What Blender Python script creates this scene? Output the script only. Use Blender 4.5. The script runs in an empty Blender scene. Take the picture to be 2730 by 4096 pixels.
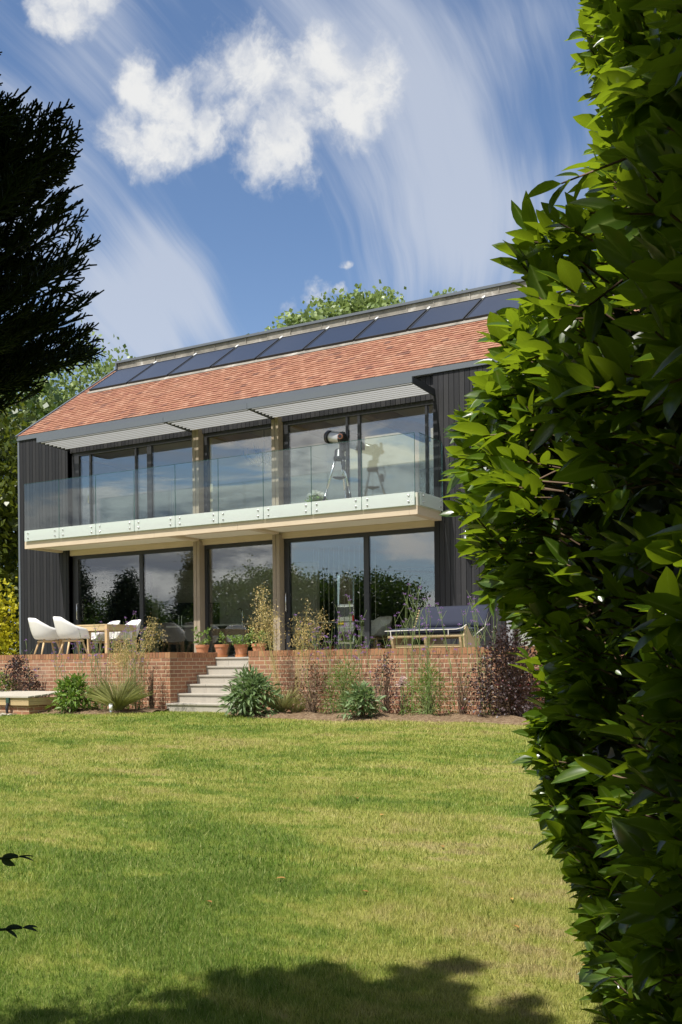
import bpy, math, random
import numpy as np
from mathutils import Vector, Matrix
random.seed(7)
R = math.radians
sc = bpy.context.scene
COL = sc.collection
# ------------------------------------------------------------------ camera
TH, PH, EZ = R(30.05), R(-0.55), 1.6
FWD = np.array([-math.sin(TH), math.cos(TH), 0.0]); RT0 = np.array([math.cos(TH), math.sin(TH), 0.0]); UP0 = np.array([0, 0, 1.0])
RT = RT0*math.cos(PH) + UP0*math.sin(PH); UPV = -RT0*math.sin(PH) + UP0*math.cos(PH)
cam = bpy.data.cameras.new('camera'); co = bpy.data.objects.new('camera', cam); COL.objects.link(co)
M = Matrix.Identity(4)
for i in range(3):
    M[i][0] = RT[i]; M[i][1] = UPV[i]; M[i][2] = -FWD[i]
M[2][3] = EZ
co.matrix_world = M
cam.sensor_fit = 'HORIZONTAL'; cam.sensor_width = 36; cam.lens = 36*4129/2730; cam.shift_y = (2651-2048)/2730
cam.clip_start = 0.05; cam.clip_end = 3000
sc.camera = co

def lf(lat, fwd, z):                      # metres right of / ahead of where the photographer stood
    return np.array([RT0[0]*lat + FWD[0]*fwd, RT0[1]*lat + FWD[1]*fwd, z])

# ------------------------------------------------------------------ materials
def srgb(r, g, b):
    f = lambda c: (c/255/12.92) if c/255 <= .04045 else ((c/255+.055)/1.055)**2.4
    return (f(r), f(g), f(b))
def newmat(name):
    m = bpy.data.materials.new(name); m.use_nodes = True; nt = m.node_tree; nt.nodes.clear()
    out = nt.nodes.new('ShaderNodeOutputMaterial'); return m, nt, out
def N(nt, t, **kw):
    n = nt.nodes.new(t)
    for k, v in kw.items(): setattr(n, k, v)
    return n
def L(nt, a, b): nt.links.new(a, b)
def rgba(c): return (c[0], c[1], c[2], 1)
def mixc(nt, fac, a, b, blend='MIX'):
    n = N(nt, 'ShaderNodeMix', data_type='RGBA', blend_type=blend)
    for s, v in ((n.inputs[0], fac), (n.inputs[6], a), (n.inputs[7], b)):
        if hasattr(v, 'is_linked'): L(nt, v, s)
        elif isinstance(v, (int, float)): s.default_value = v
        else: s.default_value = rgba(v)
    return n.outputs[2]
def math_(nt, op, a, b=None, c=None, clamp=False):
    n = N(nt, 'ShaderNodeMath', operation=op, use_clamp=clamp)
    for i, v in enumerate((a, b, c)):
        if v is None: continue
        if hasattr(v, 'is_linked'): L(nt, v, n.inputs[i])
        else: n.inputs[i].default_value = v
    return n.outputs[0]
def vmath(nt, op, a, b=None, scale=None):
    n = N(nt, 'ShaderNodeVectorMath', operation=op)
    for i, v in enumerate((a, b)):
        if v is None: continue
        if hasattr(v, 'is_linked'): L(nt, v, n.inputs[i])
        else: n.inputs[i].default_value = v
    if scale is not None: n.inputs['Scale'].default_value = scale
    return n
def ramp(nt, fac, stops, interp='LINEAR'):
    n = N(nt, 'ShaderNodeValToRGB'); cr = n.color_ramp; cr.interpolation = interp
    while len(cr.elements) < len(stops): cr.elements.new(.5)
    for e, (p, c) in zip(cr.elements, stops):
        e.position = p; e.color = rgba(c) if not isinstance(c, (int, float)) else (c, c, c, 1)
    L(nt, fac, n.inputs[0]); return n.outputs[0]
def sstep(nt, v, a, b):
    n = N(nt, 'ShaderNodeMapRange', interpolation_type='SMOOTHSTEP', clamp=True)
    L(nt, v, n.inputs[0]); n.inputs[1].default_value = a; n.inputs[2].default_value = b; return n.outputs[0]
def noise(nt, vec, scale, detail=3, rough=.55, dist=0.0):
    n = N(nt, 'ShaderNodeTexNoise'); n.inputs['Scale'].default_value = scale; n.inputs['Detail'].default_value = detail
    n.inputs['Roughness'].default_value = rough; n.inputs['Distortion'].default_value = dist
    if vec is not None: L(nt, vec, n.inputs['Vector'])
    return n.outputs[0]
def mapping(nt, vec, scale=(1, 1, 1), rot=(0, 0, 0), loc=(0, 0, 0)):
    n = N(nt, 'ShaderNodeMapping'); n.inputs['Scale'].default_value = scale; n.inputs['Rotation'].default_value = rot; n.inputs['Location'].default_value = loc
    L(nt, vec, n.inputs['Vector']); return n.outputs[0]
def pos(nt): return N(nt, 'ShaderNodeNewGeometry').outputs['Position']
def objco(nt): return N(nt, 'ShaderNodeTexCoord').outputs['Object']
def uvco(nt): return N(nt, 'ShaderNodeTexCoord').outputs['UV']
def bsdf(nt, out, col, rough=.6, metal=0, spec=.5, bump=None, bstr=.3, bdist=.01):
    b = N(nt, 'ShaderNodeBsdfPrincipled')
    if hasattr(col, 'is_linked'): L(nt, col, b.inputs['Base Color'])
    else: b.inputs['Base Color'].default_value = rgba(col)
    if hasattr(rough, 'is_linked'): L(nt, rough, b.inputs['Roughness'])
    else: b.inputs['Roughness'].default_value = rough
    b.inputs['Metallic'].default_value = metal; b.inputs['Specular IOR Level'].default_value = spec
    if bump is not None:
        bn = N(nt, 'ShaderNodeBump'); bn.inputs['Strength'].default_value = bstr; bn.inputs['Distance'].default_value = bdist
        L(nt, bump, bn.inputs['Height']); L(nt, bn.outputs[0], b.inputs['Normal'])
    if out is not None: L(nt, b.outputs[0], out.inputs[0])
    return b
def paint(name, c, var=.12, scale=6, rough=.5, metal=0, spec=.5, stretch=(1, 1, 1), bstr=.15):
    m, nt, out = newmat(name)
    v = mapping(nt, pos(nt), stretch)
    n = noise(nt, v, scale, 5, .6)
    col = mixc(nt, n, tuple(x*(1-var) for x in c), tuple(min(1, x*(1+var)) for x in c))
    bsdf(nt, out, col, rough, metal, spec, bump=noise(nt, v, scale*12, 3), bstr=bstr, bdist=.003)
    return m
def leafmat(name, dark, light, trans=None, tfac=.35, rough=.4, spec=.5, hue=None, rib=None):
    """leaf colour varies leaf by leaf through the stored attribute lv"""
    m, nt, out = newmat(name)
    at = N(nt, 'ShaderNodeAttribute', attribute_name='lv').outputs['Fac']
    col = mixc(nt, at, dark, light)
    if hue is not None: col = mixc(nt, math_(nt, 'GREATER_THAN', at, .93), col, hue)
    if rib is not None:
        rb = N(nt, 'ShaderNodeAttribute', attribute_name='rib').outputs['Fac']
        col = mixc(nt, math_(nt, 'MULTIPLY', math_(nt, 'POWER', rb, 9), .7), col, rib)
        blot = noise(nt, pos(nt), 38, 4, .6); col = mixc(nt, math_(nt, 'MULTIPLY', sstep(nt, blot, .60, .74), .5), col, tuple(x*.45 for x in light))
        blot2 = noise(nt, pos(nt), 11, 3, .6); col = mixc(nt, math_(nt, 'MULTIPLY', sstep(nt, blot2, .64, .72), .55), col, (.20, .15, .04))
    b = bsdf(nt, None, col, rough, 0, spec)
    t = N(nt, 'ShaderNodeBsdfTranslucent')
    tc = trans if trans is not None else tuple(min(1, x*1.6) for x in light)
    tcol = mixc(nt, at, tuple(x*.75 for x in tc), tc)
    L(nt, tcol, t.inputs[0])
    mx = N(nt, 'ShaderNodeMixShader'); mx.inputs[0].default_value = tfac
    L(nt, b.outputs[0], mx.inputs[1]); L(nt, t.outputs[0], mx.inputs[2]); L(nt, mx.outputs[0], out.inputs[0])
    return m
def glassmat(name, tint, f0, rough=0.0, gloss=(1, 1, 1)):
    m, nt, out = newmat(name)
    lw = N(nt, 'ShaderNodeLayerWeight'); lw.inputs[0].default_value = .5
    fr = math_(nt, 'MULTIPLY_ADD', math_(nt, 'POWER', lw.outputs['Facing'], 5), 1-f0, f0)
    t = N(nt, 'ShaderNodeBsdfTransparent'); t.inputs[0].default_value = rgba(tint)
    g = N(nt, 'ShaderNodeBsdfGlossy'); g.inputs['Roughness'].default_value = rough; g.inputs[0].default_value = rgba(gloss)
    mx = N(nt, 'ShaderNodeMixShader'); L(nt, fr, mx.inputs[0]); L(nt, t.outputs[0], mx.inputs[1]); L(nt, g.outputs[0], mx.inputs[2])
    L(nt, mx.outputs[0], out.inputs[0]); return m
def woodmat(name, c1, c2, rough=.6, axis=0, sc_=1.0):
    m, nt, out = newmat(name)
    st = [9, 9, 9]; st[axis] = .7
    v = mapping(nt, pos(nt), tuple(s*sc_ for s in st))
    n = noise(nt, v, 3, 6, .65, .6)
    n2 = noise(nt, pos(nt), 1.7, 3)
    col = mixc(nt, n, c1, c2); col = mixc(nt, math_(nt, 'MULTIPLY', n2, .35), col, tuple(x*.6 for x in c1))
    bsdf(nt, out, col, rough, bump=n, bstr=.25, bdist=.004); return m

MT = {}
def brickmat():
    m, nt, out = newmat('red_brick')
    uv = uvco(nt)
    bt = N(nt, 'ShaderNodeTexBrick'); L(nt, uv, bt.inputs['Vector'])
    bt.offset = .5; bt.squash = 1
    bt.inputs['Scale'].default_value = 1; bt.inputs['Mortar Size'].default_value = .0072; bt.inputs['Mortar Smooth'].default_value = .15
    bt.inputs['Bias'].default_value = -.1; bt.inputs['Brick Width'].default_value = .225; bt.inputs['Row Height'].default_value = .075
    bt.inputs['Color1'].default_value = rgba((.375, .175, .098)); bt.inputs['Color2'].default_value = rgba((.225, .108, .072)); bt.inputs['Mortar'].default_value = rgba((.60, .49, .33))
    n = noise(nt, pos(nt), 9, 5, .7); n2 = noise(nt, pos(nt), 1.3, 4); n3 = noise(nt, pos(nt), 45, 3)
    col = mixc(nt, math_(nt, 'MULTIPLY', sstep(nt, n, .5, .75), .45), bt.outputs['Color'], (.16, .10, .075))
    col = mixc(nt, math_(nt, 'MULTIPLY', sstep(nt, n2, .52, .75), .4), col, (.55, .42, .32))
    col = mixc(nt, .25, col, mixc(nt, n3, (.12, .07, .05), (.6, .33, .2)))
    h = math_(nt, 'ADD', math_(nt, 'MULTIPLY', bt.outputs['Fac'], -1.0), math_(nt, 'MULTIPLY', n3, .3))
    bsdf(nt, out, col, .9, 0, .2, bump=h, bstr=.7, bdist=.008); return m
def copingmat():
    m, nt, out = newmat('brick_coping')
    at = N(nt, 'ShaderNodeAttribute', attribute_name='lv').outputs['Fac']
    n = noise(nt, pos(nt), 30, 4)
    col = ramp(nt, at, ((0, (.22, .10, .06)), (.4, (.38, .18, .09)), (.75, (.46, .25, .125)), (1, (.31, .145, .08))))
    col = mixc(nt, math_(nt, 'MULTIPLY', n, .5), col, (.25, .13, .08))
    bsdf(nt, out, col, .9, 0, .2, bump=n, bstr=.4, bdist=.006); return m
def tilemat():
    m, nt, out = newmat('clay_tile')
    at = N(nt, 'ShaderNodeAttribute', attribute_name='lv').outputs['Fac']
    col = ramp(nt, at, ((0, (.16, .085, .065)), (.08, (.28, .12, .08)), (.22, (.30, .138, .085)), (.75, (.345, .168, .104)), (1, (.40, .22, .145))))
    n = noise(nt, pos(nt), 14, 4); n2 = noise(nt, pos(nt), .8, 3)
    col = mixc(nt, math_(nt, 'MULTIPLY', n, .3), col, (.26, .12, .08))
    col = mixc(nt, math_(nt, 'MULTIPLY', sstep(nt, n2, .5, .8), .25), col, (.3, .25, .18))
    bsdf(nt, out, col, .85, 0, .25, bump=n, bstr=.3, bdist=.01); return m
def cladmat():
    m, nt, out = newmat('dark_stained_boards')
    at = N(nt, 'ShaderNodeAttribute', attribute_name='lv').outputs['Fac']
    v = mapping(nt, pos(nt), (30, 30, 1.2)); n = noise(nt, v, 2, 6, .7); n2 = noise(nt, pos(nt), 3, 4)
    col = mixc(nt, at, (.009, .0095, .0125), (.028, .0275, .030))
    col = mixc(nt, math_(nt, 'MULTIPLY', sstep(nt, n, .5, .8), .5), col, (.055, .053, .052))
    col = mixc(nt, math_(nt, 'MULTIPLY', sstep(nt, n2, .62, .8), .35), col, (.07, .067, .062))
    bsdf(nt, out, col, .7, 0, .35, bump=n, bstr=.25, bdist=.004); return m
def leadmat():
    m, nt, out = newmat('weathered_lead')
    n = noise(nt, pos(nt), 2.2, 6, .65, .8); n2 = noise(nt, mapping(nt, pos(nt), (3, 3, .8)), 4, 5, .7, 1.2)
    col = ramp(nt, n, ((.3, (.11, .10, .085)), (.48, (.24, .22, .185)), (.6, (.33, .30, .255)), (.72, (.62, .60, .56))))
    col = mixc(nt, math_(nt, 'MULTIPLY', n2, .5), col, (.24, .22, .19))
    bsdf(nt, out, col, .65, .1, .4, bump=n2, bstr=.4, bdist=.03); return m
def stonemat(name, c, scale=9, rough=.85):
    m, nt, out = newmat(name)
    n = noise(nt, pos(nt), scale, 6, .65); n2 = noise(nt, pos(nt), 60, 3); n3 = noise(nt, mapping(nt, pos(nt), (4, 4, .6)), 3, 4)
    col = mixc(nt, n, tuple(x*.82 for x in c), tuple(x*1.12 for x in c)); col = mixc(nt, math_(nt, 'MULTIPLY', sstep(nt, n3, .5, .8), .4), col, tuple(x*.65 for x in c))
    col = mixc(nt, math_(nt, 'MULTIPLY', n2, .25), col, tuple(x*.7 for x in c))
    bsdf(nt, out, col, rough, 0, .3, bump=n2, bstr=.25, bdist=.003); return m
def lawn_color(nt):
    """patches of green, straw and worn turf; one map for the ground and the blades"""
    p = pos(nt)
    st = mapping(nt, p, (.55, 1.45, 1), (0, 0, R(-30)))
    a = noise(nt, st, .8, 5, .62, .4); b = noise(nt, st, 2.6, 5, .65, .6); c = noise(nt, p, 9, 4, .6); d = noise(nt, p, .5, 3, .6)
    f = math_(nt, 'ADD', math_(nt, 'MULTIPLY', a, .40), math_(nt, 'ADD', math_(nt, 'MULTIPLY', b, .38), math_(nt, 'MULTIPLY', c, .22)))
    # a lusher stretch on the near left, straw towards the steps and the hedge
    sep = N(nt, 'ShaderNodeSeparateXYZ'); L(nt, p, sep.inputs[0])
    lat = math_(nt, 'ADD', math_(nt, 'MULTIPLY', sep.outputs[0], float(RT0[0])), math_(nt, 'MULTIPLY', sep.outputs[1], float(RT0[1])))
    fw = math_(nt, 'ADD', math_(nt, 'MULTIPLY', sep.outputs[0], float(FWD[0])), math_(nt, 'MULTIPLY', sep.outputs[1], float(FWD[1])))
    lush = math_(nt, 'MULTIPLY', math_(nt, 'SUBTRACT', 1.0, sstep(nt, lat, -1.0, .5)), math_(nt, 'SUBTRACT', 1.0, sstep(nt, fw, 6.8, 8.6)))
    f = math_(nt, 'SUBTRACT', f, math_(nt, 'MULTIPLY', lush, .07))
    dry = math_(nt, 'MULTIPLY', sstep(nt, lat, .3, 1.2), math_(nt, 'SUBTRACT', 1.0, sstep(nt, fw, 5.5, 8)))
    f = math_(nt, 'ADD', f, math_(nt, 'MULTIPLY', dry, .035))
    col = ramp(nt, f, ((.405, (.135, .235, .03)), (.455, (.225, .325, .045)), (.495, (.35, .395, .075)), (.54, (.48, .475, .125)), (.595, (.53, .45, .19)), (.66, (.36, .26, .14))))
    return col, d
def lawnmat():
    m, nt, out = newmat('lawn_turf'); col, d = lawn_color(nt)
    n = noise(nt, pos(nt), 130, 3)
    col = mixc(nt, .55, col, mixc(nt, n, (.05, .055, .012), (.17, .16, .045)))
    bsdf(nt, out, col, .95, 0, .1, bump=n, bstr=.8, bdist=.02); return m
def blademat():
    m, nt, out = newmat('grass_blade'); col, d = lawn_color(nt)
    at = N(nt, 'ShaderNodeAttribute', attribute_name='lv').outputs['Fac']
    col = mixc(nt, math_(nt, 'MULTIPLY', sstep(nt, at, .74, .97), .65), col, (.62, .60, .24))
    col = mixc(nt, math_(nt, 'MULTIPLY', sstep(nt, at, .42, .05), .75), col, (.055, .10, .010))
    b = bsdf(nt, None, col, .55, 0, .25); t = N(nt, 'ShaderNodeBsdfTranslucent'); L(nt, col, t.inputs[0])
    mx = N(nt, 'ShaderNodeMixShader'); mx.inputs[0].default_value = .4
    L(nt, b.outputs[0], mx.inputs[1]); L(nt, t.outputs[0], mx.inputs[2]); L(nt, mx.outputs[0], out.inputs[0]); return m
def soilmat():
    m, nt, out = newmat('dry_soil')
    n = noise(nt, pos(nt), 18, 6, .7); n2 = noise(nt, pos(nt), 90, 4)
    col = ramp(nt, n, ((.3, (.085, .052, .03)), (.5, (.20, .135, .08)), (.68, (.33, .245, .155)))); col = mixc(nt, math_(nt, 'MULTIPLY', sstep(nt, n2, .62, .7), .8), col, (.5, .43, .33))
    bsdf(nt, out, col, .95, 0, .1, bump=n2, bstr=.8, bdist=.03); return m

def build_mats():
    T = MT
    T['brick'] = brickmat(); T['coping'] = copingmat(); T['tile'] = tilemat(); T['clad'] = cladmat(); T['lead'] = leadmat()
    T['mortar'] = stonemat('lime_mortar', (.46, .37, .24), 20)
    T['trim'] = paint('grey_painted_metal', (.115, .13, .15), .06, 2, .42)
    T['trim_dark'] = paint('dark_grey_metal', (.022, .024, .028), .1, 3, .4)
    T['frame'] = paint('window_frame_metal', (.030, .031, .034), .1, 3, .4)
    T['alu'] = paint('pale_slat_metal', (.27, .275, .285), .06, 3, .45)
    T['steel'] = paint('brushed_steel', (.62, .62, .62), .05, 8, .25, .9)
    T['panel_glass'] = solarmat()
    T['step'] = stonemat('pale_sandstone', (.44, .405, .345)); T['paving'] = stonemat('terrace_paving', (.34, .315, .27), 5)
    T['joint'] = stonemat('paving_joint', (.5, .48, .42), 20)
    T['soffit'] = paint('cream_soffit', (.74, .69, .58), .03, 2, .8); T['plaster'] = paint('cream_plaster', (.66, .57, .41), .03, 2, .9)
    T['white'] = paint('white_plaster', (.8, .79, .76), .03, 3, .9)
    T['timber'] = woodmat('weathered_oak', (.50, .39, .26), (.72, .61, .46), .7, 0); T['timber_v'] = woodmat('weathered_oak_post', (.265, .21, .15), (.39, .32, .235), .75, 2)
    T['glulam'] = woodmat('oak_beam', (.32, .19, .09), (.46, .30, .16), .5, 1)
    T['pine'] = woodmat('pale_pine', (.46, .33, .16), (.66, .51, .29), .5, 0); T['beech'] = woodmat('pale_beech', (.55, .36, .17), (.72, .52, .29), .5, 2)
    T['board'] = woodmat('grey_weathered_board', (.38, .34, .27), (.62, .57, .47), .8, 0)
    T['floor'] = woodmat('dark_floor_boards', (.10, .07, .045), (.17, .12, .08), .4, 0)
    T['glass'] = glassmat('window_glass', (.93, .95, .92), .145, 0, (.95, .97, 1)); T['bglass'] = glassmat('balustrade_glass', (.90, .96, .958), .05)
    m, nt, out = newmat('glass_edge'); bsdf(nt, out, (.03, .11, .10), .15); T['gedge'] = m
    m, nt, out = newmat('frosted_glass'); b = bsdf(nt, None, (.76, .80, .77), .5); t = N(nt, 'ShaderNodeBsdfTranslucent'); t.inputs[0].default_value = rgba((.78, .83, .80))
    mx = N(nt, 'ShaderNodeMixShader'); mx.inputs[0].default_value = .45; L(nt, b.outputs[0], mx.inputs[1]); L(nt, t.outputs[0], mx.inputs[2]); L(nt, mx.outputs[0], out.inputs[0]); T['frost'] = m
    m, nt, out = newmat('white_plastic'); bsdf(nt, out, (.82, .81, .78), .35); T['shell'] = m
    m, nt, out = newmat('black_plastic'); bsdf(nt, out, (.012, .012, .014), .3); T['black'] = m
    m, nt, out = newmat('pearl_metal'); bsdf(nt, out, (.50, .50, .48), .3, .5); T['pearl'] = m
    m, nt, out = newmat('copper_ring'); bsdf(nt, out, (.42, .17, .09), .3, .8); T['copper'] = m
    T['navy'] = paint('navy_canvas', (.030, .034, .054), .15, 25, .85, 0, .2); T['cord'] = paint('white_cord', (.75, .72, .65), .05, 30, .8)
    T['terracotta'] = potmat(); T['saucer'] = paint('clean_terracotta', (.56, .24, .10), .1, 12, .8, 0, .2)
    T['soil'] = soilmat(); T['lawn'] = lawnmat(); T['blade'] = blademat()
    T['rubble'] = stonemat('pale_rubble', (.52, .47, .38), 14)
    T['hose'] = paint('dark_green_plastic', (.03, .07, .05), .1, 8, .5); T['hosegrey'] = paint('black_rubber', (.02, .022, .03), .1, 8, .5)
    T['asphalt'] = stonemat('drive_gravel', (.25, .22, .18), 20)
    T['bark'] = woodmat('rough_bark', (.06, .045, .032), (.16, .12, .085), .95, 2, .6)
    T['stem'] = paint('green_stem', (.20, .26, .09), .2, 10, .6); T['straw'] = paint('straw_stem', (.42, .36, .13), .2, 10, .6); T['twig'] = paint('brown_twig', (.14, .09, .055), .2, 10, .8)
    # leaves
    T['hedge'] = leafmat('glossy_evergreen_leaf', (.025, .058, .006), (.110, .195, .013), (.36, .50, .018), .38, .27, .55, hue=(.16, .22, .06), rib=(.26, .34, .10))
    T['hedge_old_shade'] = leafmat('old_shaded_evergreen_leaf', (.006, .012, .003), (.018, .032, .006), (.05, .08, .01), .2, .4)  # older inner leaves, with the shade of the hedge's depths put into their colour
    T['cypress'] = leafmat('cypress_spray', (.016, .036, .013), (.045, .078, .026), (.06, .10, .03), .2, .6, .3)
    T['poplar'] = leafmat('light_green_leaf', (.12, .18, .045), (.30, .38, .13), (.32, .42, .12), .3, .45)
    T['wood'] = leafmat('dark_green_leaf', (.022, .05, .010), (.065, .115, .022), (.12, .20, .02), .3, .45)
    T['golden'] = leafmat('golden_leaf', (.28, .31, .02), (.78, .66, .03), (.7, .65, .04), .35, .5)
    T['chestnut'] = leafmat('yellow_green_leaf', (.022, .045, .007), (.15, .18, .02), (.22, .26, .025), .35, .4)
    T['conifer'] = leafmat('conifer_needles', (.010, .022, .009), (.026, .045, .016), None, .15, .6)
    T['bed'] = leafmat('fresh_green_leaf', (.075, .15, .022), (.21, .32, .055), (.22, .34, .04), .3, .45)
    T['sage'] = leafmat('grey_green_leaf', (.085, .15, .05), (.21, .29, .12), (.25, .36, .12), .3, .5)
    T['purple'] = leafmat('dark_purple_leaf', (.026, .016, .017), (.085, .055, .052), (.10, .04, .035), .2, .45, hue=(.16, .025, .03))
    T['drystem'] = leafmat('dry_brown_leaf', (.07, .045, .025), (.20, .11, .06), (.2, .12, .05), .2, .6)
    T['grassy'] = leafmat('fine_grass_leaf', (.28, .32, .12), (.66, .64, .32), (.50, .52, .22), .3, .5)
    T['seed'] = leafmat('golden_seed_head', (.33, .22, .07), (.80, .62, .27), (.75, .55, .22), .3, .5)
    T['verbena'] = leafmat('purple_flower', (.20, .09, .33), (.45, .24, .60), (.45, .24, .6), .3, .7)
    T['whitefl'] = leafmat('white_petal', (.62, .62, .55), (.88, .88, .82), (.8, .8, .7), .25, .6)
    T['pinkfl'] = leafmat('pale_pink_petal', (.60, .42, .40), (.80, .66, .62), (.7, .5, .5), .25, .6)
    T['fallen'] = leafmat('fallen_leaf', (.30, .13, .03), (.62, .38, .10), (.5, .3, .1), .15, .6)
def solarmat():
    m, nt, out = newmat('solar_collector_glass'); n = noise(nt, pos(nt), 1.5, 3)
    b = bsdf(nt, None, mixc(nt, n, (.012, .013, .020), (.020, .021, .030)), .3); b.inputs['Coat Weight'].default_value = .6; b.inputs['Coat Roughness'].default_value = .12
    L(nt, b.outputs[0], out.inputs[0]); return m
def potmat():
    m, nt, out = newmat('terracotta'); n = noise(nt, pos(nt), 10, 6, .7, .8); n2 = noise(nt, mapping(nt, pos(nt), (1, 1, 4)), 7, 5, .7, .5)
    col = mixc(nt, n, (.42, .17, .08), (.58, .27, .14)); col = mixc(nt, math_(nt, 'MULTIPLY', sstep(nt, n2, .52, .72), .6), col, (.66, .48, .38))
    bsdf(nt, out, col, .85, 0, .2, bump=n, bstr=.3, bdist=.004); return m
build_mats()

# ------------------------------------------------------------------ mesh builder
WL = {}                                       # world location of every object's origin
class MB:
    def __init__(s): s.v = []; s.f = []; s.lv = []; s.cur = .5; s.mi = []; s.m = 0
    def add(s, vs, fs):
        o = len(s.v); s.v += [tuple(map(float, p)) for p in vs]; s.lv += [s.cur]*len(vs)
        for f in fs: s.f.append([i+o for i in f]); s.mi.append(s.m)
    def box(s, x0, x1, y0, y1, z0, z1):
        s.add([(x0, y0, z0), (x1, y0, z0), (x1, y1, z0), (x0, y1, z0), (x0, y0, z1), (x1, y0, z1), (x1, y1, z1), (x0, y1, z1)],
              [(0, 3, 2, 1), (4, 5, 6, 7), (0, 1, 5, 4), (1, 2, 6, 5), (2, 3, 7, 6), (3, 0, 4, 7)]); return s
    def hexa(s, p): s.add(p, [(0, 3, 2, 1), (4, 5, 6, 7), (0, 1, 5, 4), (1, 2, 6, 5), (2, 3, 7, 6), (3, 0, 4, 7)]); return s
    def bar(s, a, b, w, h, up=(0, 0, 1)):
        a = Vector(a); b = Vector(b); d = (b-a).normalized(); u = Vector(up)
        if abs(d.dot(u)) > .98: u = Vector((0, 1, 0))
        x = d.cross(u).normalized(); y = x.cross(d).normalized(); P = []
        for e in (a, b):
            for i, j in ((-1, -1), (1, -1), (1, 1), (-1, 1)): P.append(e + x*(w/2*i) + y*(h/2*j))
        s.add(P, [(0, 1, 2, 3), (7, 6, 5, 4), (0, 4, 5, 1), (1, 5, 6, 2), (2, 6, 7, 3), (3, 7, 4, 0)]); return s
    def tube(s, pts, rad, n=8, cap=True):
        pts = [Vector(p) for p in pts]
        if not isinstance(rad, (list, tuple)): rad = [rad]*len(pts)
        vs = []; fs = []; px = None
        for i, p in enumerate(pts):
            d = (pts[min(i+1, len(pts)-1)] - pts[max(i-1, 0)])
            d = d.normalized() if d.length > 1e-9 else Vector((0, 0, 1))
            if px is None:
                u = Vector((0, 0, 1)) if abs(d.z) < .9 else Vector((1, 0, 0)); px = d.cross(u).normalized()
            else:
                px = px - d*px.dot(d); px = px.normalized() if px.length > 1e-6 else d.orthogonal().normalized()
            py = d.cross(px)
            for k in range(n):
                t = 2*math.pi*k/n; vs.append(p + px*(rad[i]*math.cos(t)) + py*(rad[i]*math.sin(t)))
        for i in range(len(pts)-1):
            for k in range(n): fs.append((i*n+k, i*n+(k+1) % n, (i+1)*n+(k+1) % n, (i+1)*n+k))
        if cap: fs.append(tuple(range(n))[::-1]); fs.append(tuple(range((len(pts)-1)*n, len(pts)*n)))
        s.add(vs, fs); return s
    def lathe(s, prof, c=(0, 0, 0), n=20):
        vs = []; fs = []
        for (r, z) in prof:
            for k in range(n): t = 2*math.pi*k/n; vs.append((c[0]+r*math.cos(t), c[1]+r*math.sin(t), c[2]+z))
        for i in range(len(prof)-1):
            for k in range(n): fs.append((i*n+k, i*n+(k+1) % n, (i+1)*n+(k+1) % n, (i+1)*n+k))
        fs.append(tuple(range(n))[::-1]); fs.append(tuple(range((len(prof)-1)*n, len(prof)*n)))
        s.add(vs, fs); return s
    def ball(s, c, r, n=8, m=6, sc3=(1, 1, 1)):
        vs = [(c[0], c[1], c[2]-r*sc3[2])]; fs = []
        for i in range(1, m):
            a = -math.pi/2 + math.pi*i/m
            for k in range(n): t = 2*math.pi*k/n; vs.append((c[0]+r*sc3[0]*math.cos(a)*math.cos(t), c[1]+r*sc3[1]*math.cos(a)*math.sin(t), c[2]+r*sc3[2]*math.sin(a)))
        vs.append((c[0], c[1], c[2]+r*sc3[2])); T = len(vs)-1
        for k in range(n):
            fs.append((0, 1+(k+1) % n, 1+k)); fs.append((T, 1+(m-2)*n+k, 1+(m-2)*n+(k+1) % n))
            for i in range(m-2): fs.append((1+i*n+k, 1+i*n+(k+1) % n, 1+(i+1)*n+(k+1) % n, 1+(i+1)*n+k))
        s.add(vs, fs); return s
    def prism(s, poly, a, b):                  # poly: points in (y,z); extruded in x from a to b
        n = len(poly); s.add([(a, y, z) for y, z in poly] + [(b, y, z) for y, z in poly],
              [tuple(range(n))[::-1], tuple(range(n, 2*n))] + [(i, (i+1) % n, n+(i+1) % n, n+i) for i in range(n)]); return s
    def build(s, name, mat, parent=None, loc=None, smooth=False, bevel=0, local=False):
        return mkobj(name, np.array(s.v, float).reshape(-1, 3), s.f, mat, parent, loc, smooth, bevel, np.array(s.lv), local, s.mi)
def boxuv(me, V):
    uvl = me.uv_layers.new(name='UVMap')
    nl = len(me.loops); vi = np.empty(nl, int); me.loops.foreach_get('vertex_index', vi)
    nrm = np.empty(len(me.polygons)*3); me.polygons.foreach_get('normal', nrm); nrm = np.abs(nrm.reshape(-1, 3))
    tot = np.empty(len(me.polygons), int); me.polygons.foreach_get('loop_total', tot)
    ax = np.repeat(np.argmax(nrm, 1), tot); P = V[vi]
    u = np.where(ax == 0, P[:, 1], P[:, 0]); v = np.where(ax == 2, P[:, 1], P[:, 2])
    uvl.data.foreach_set('uv', np.column_stack([u, v]).ravel())
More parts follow.
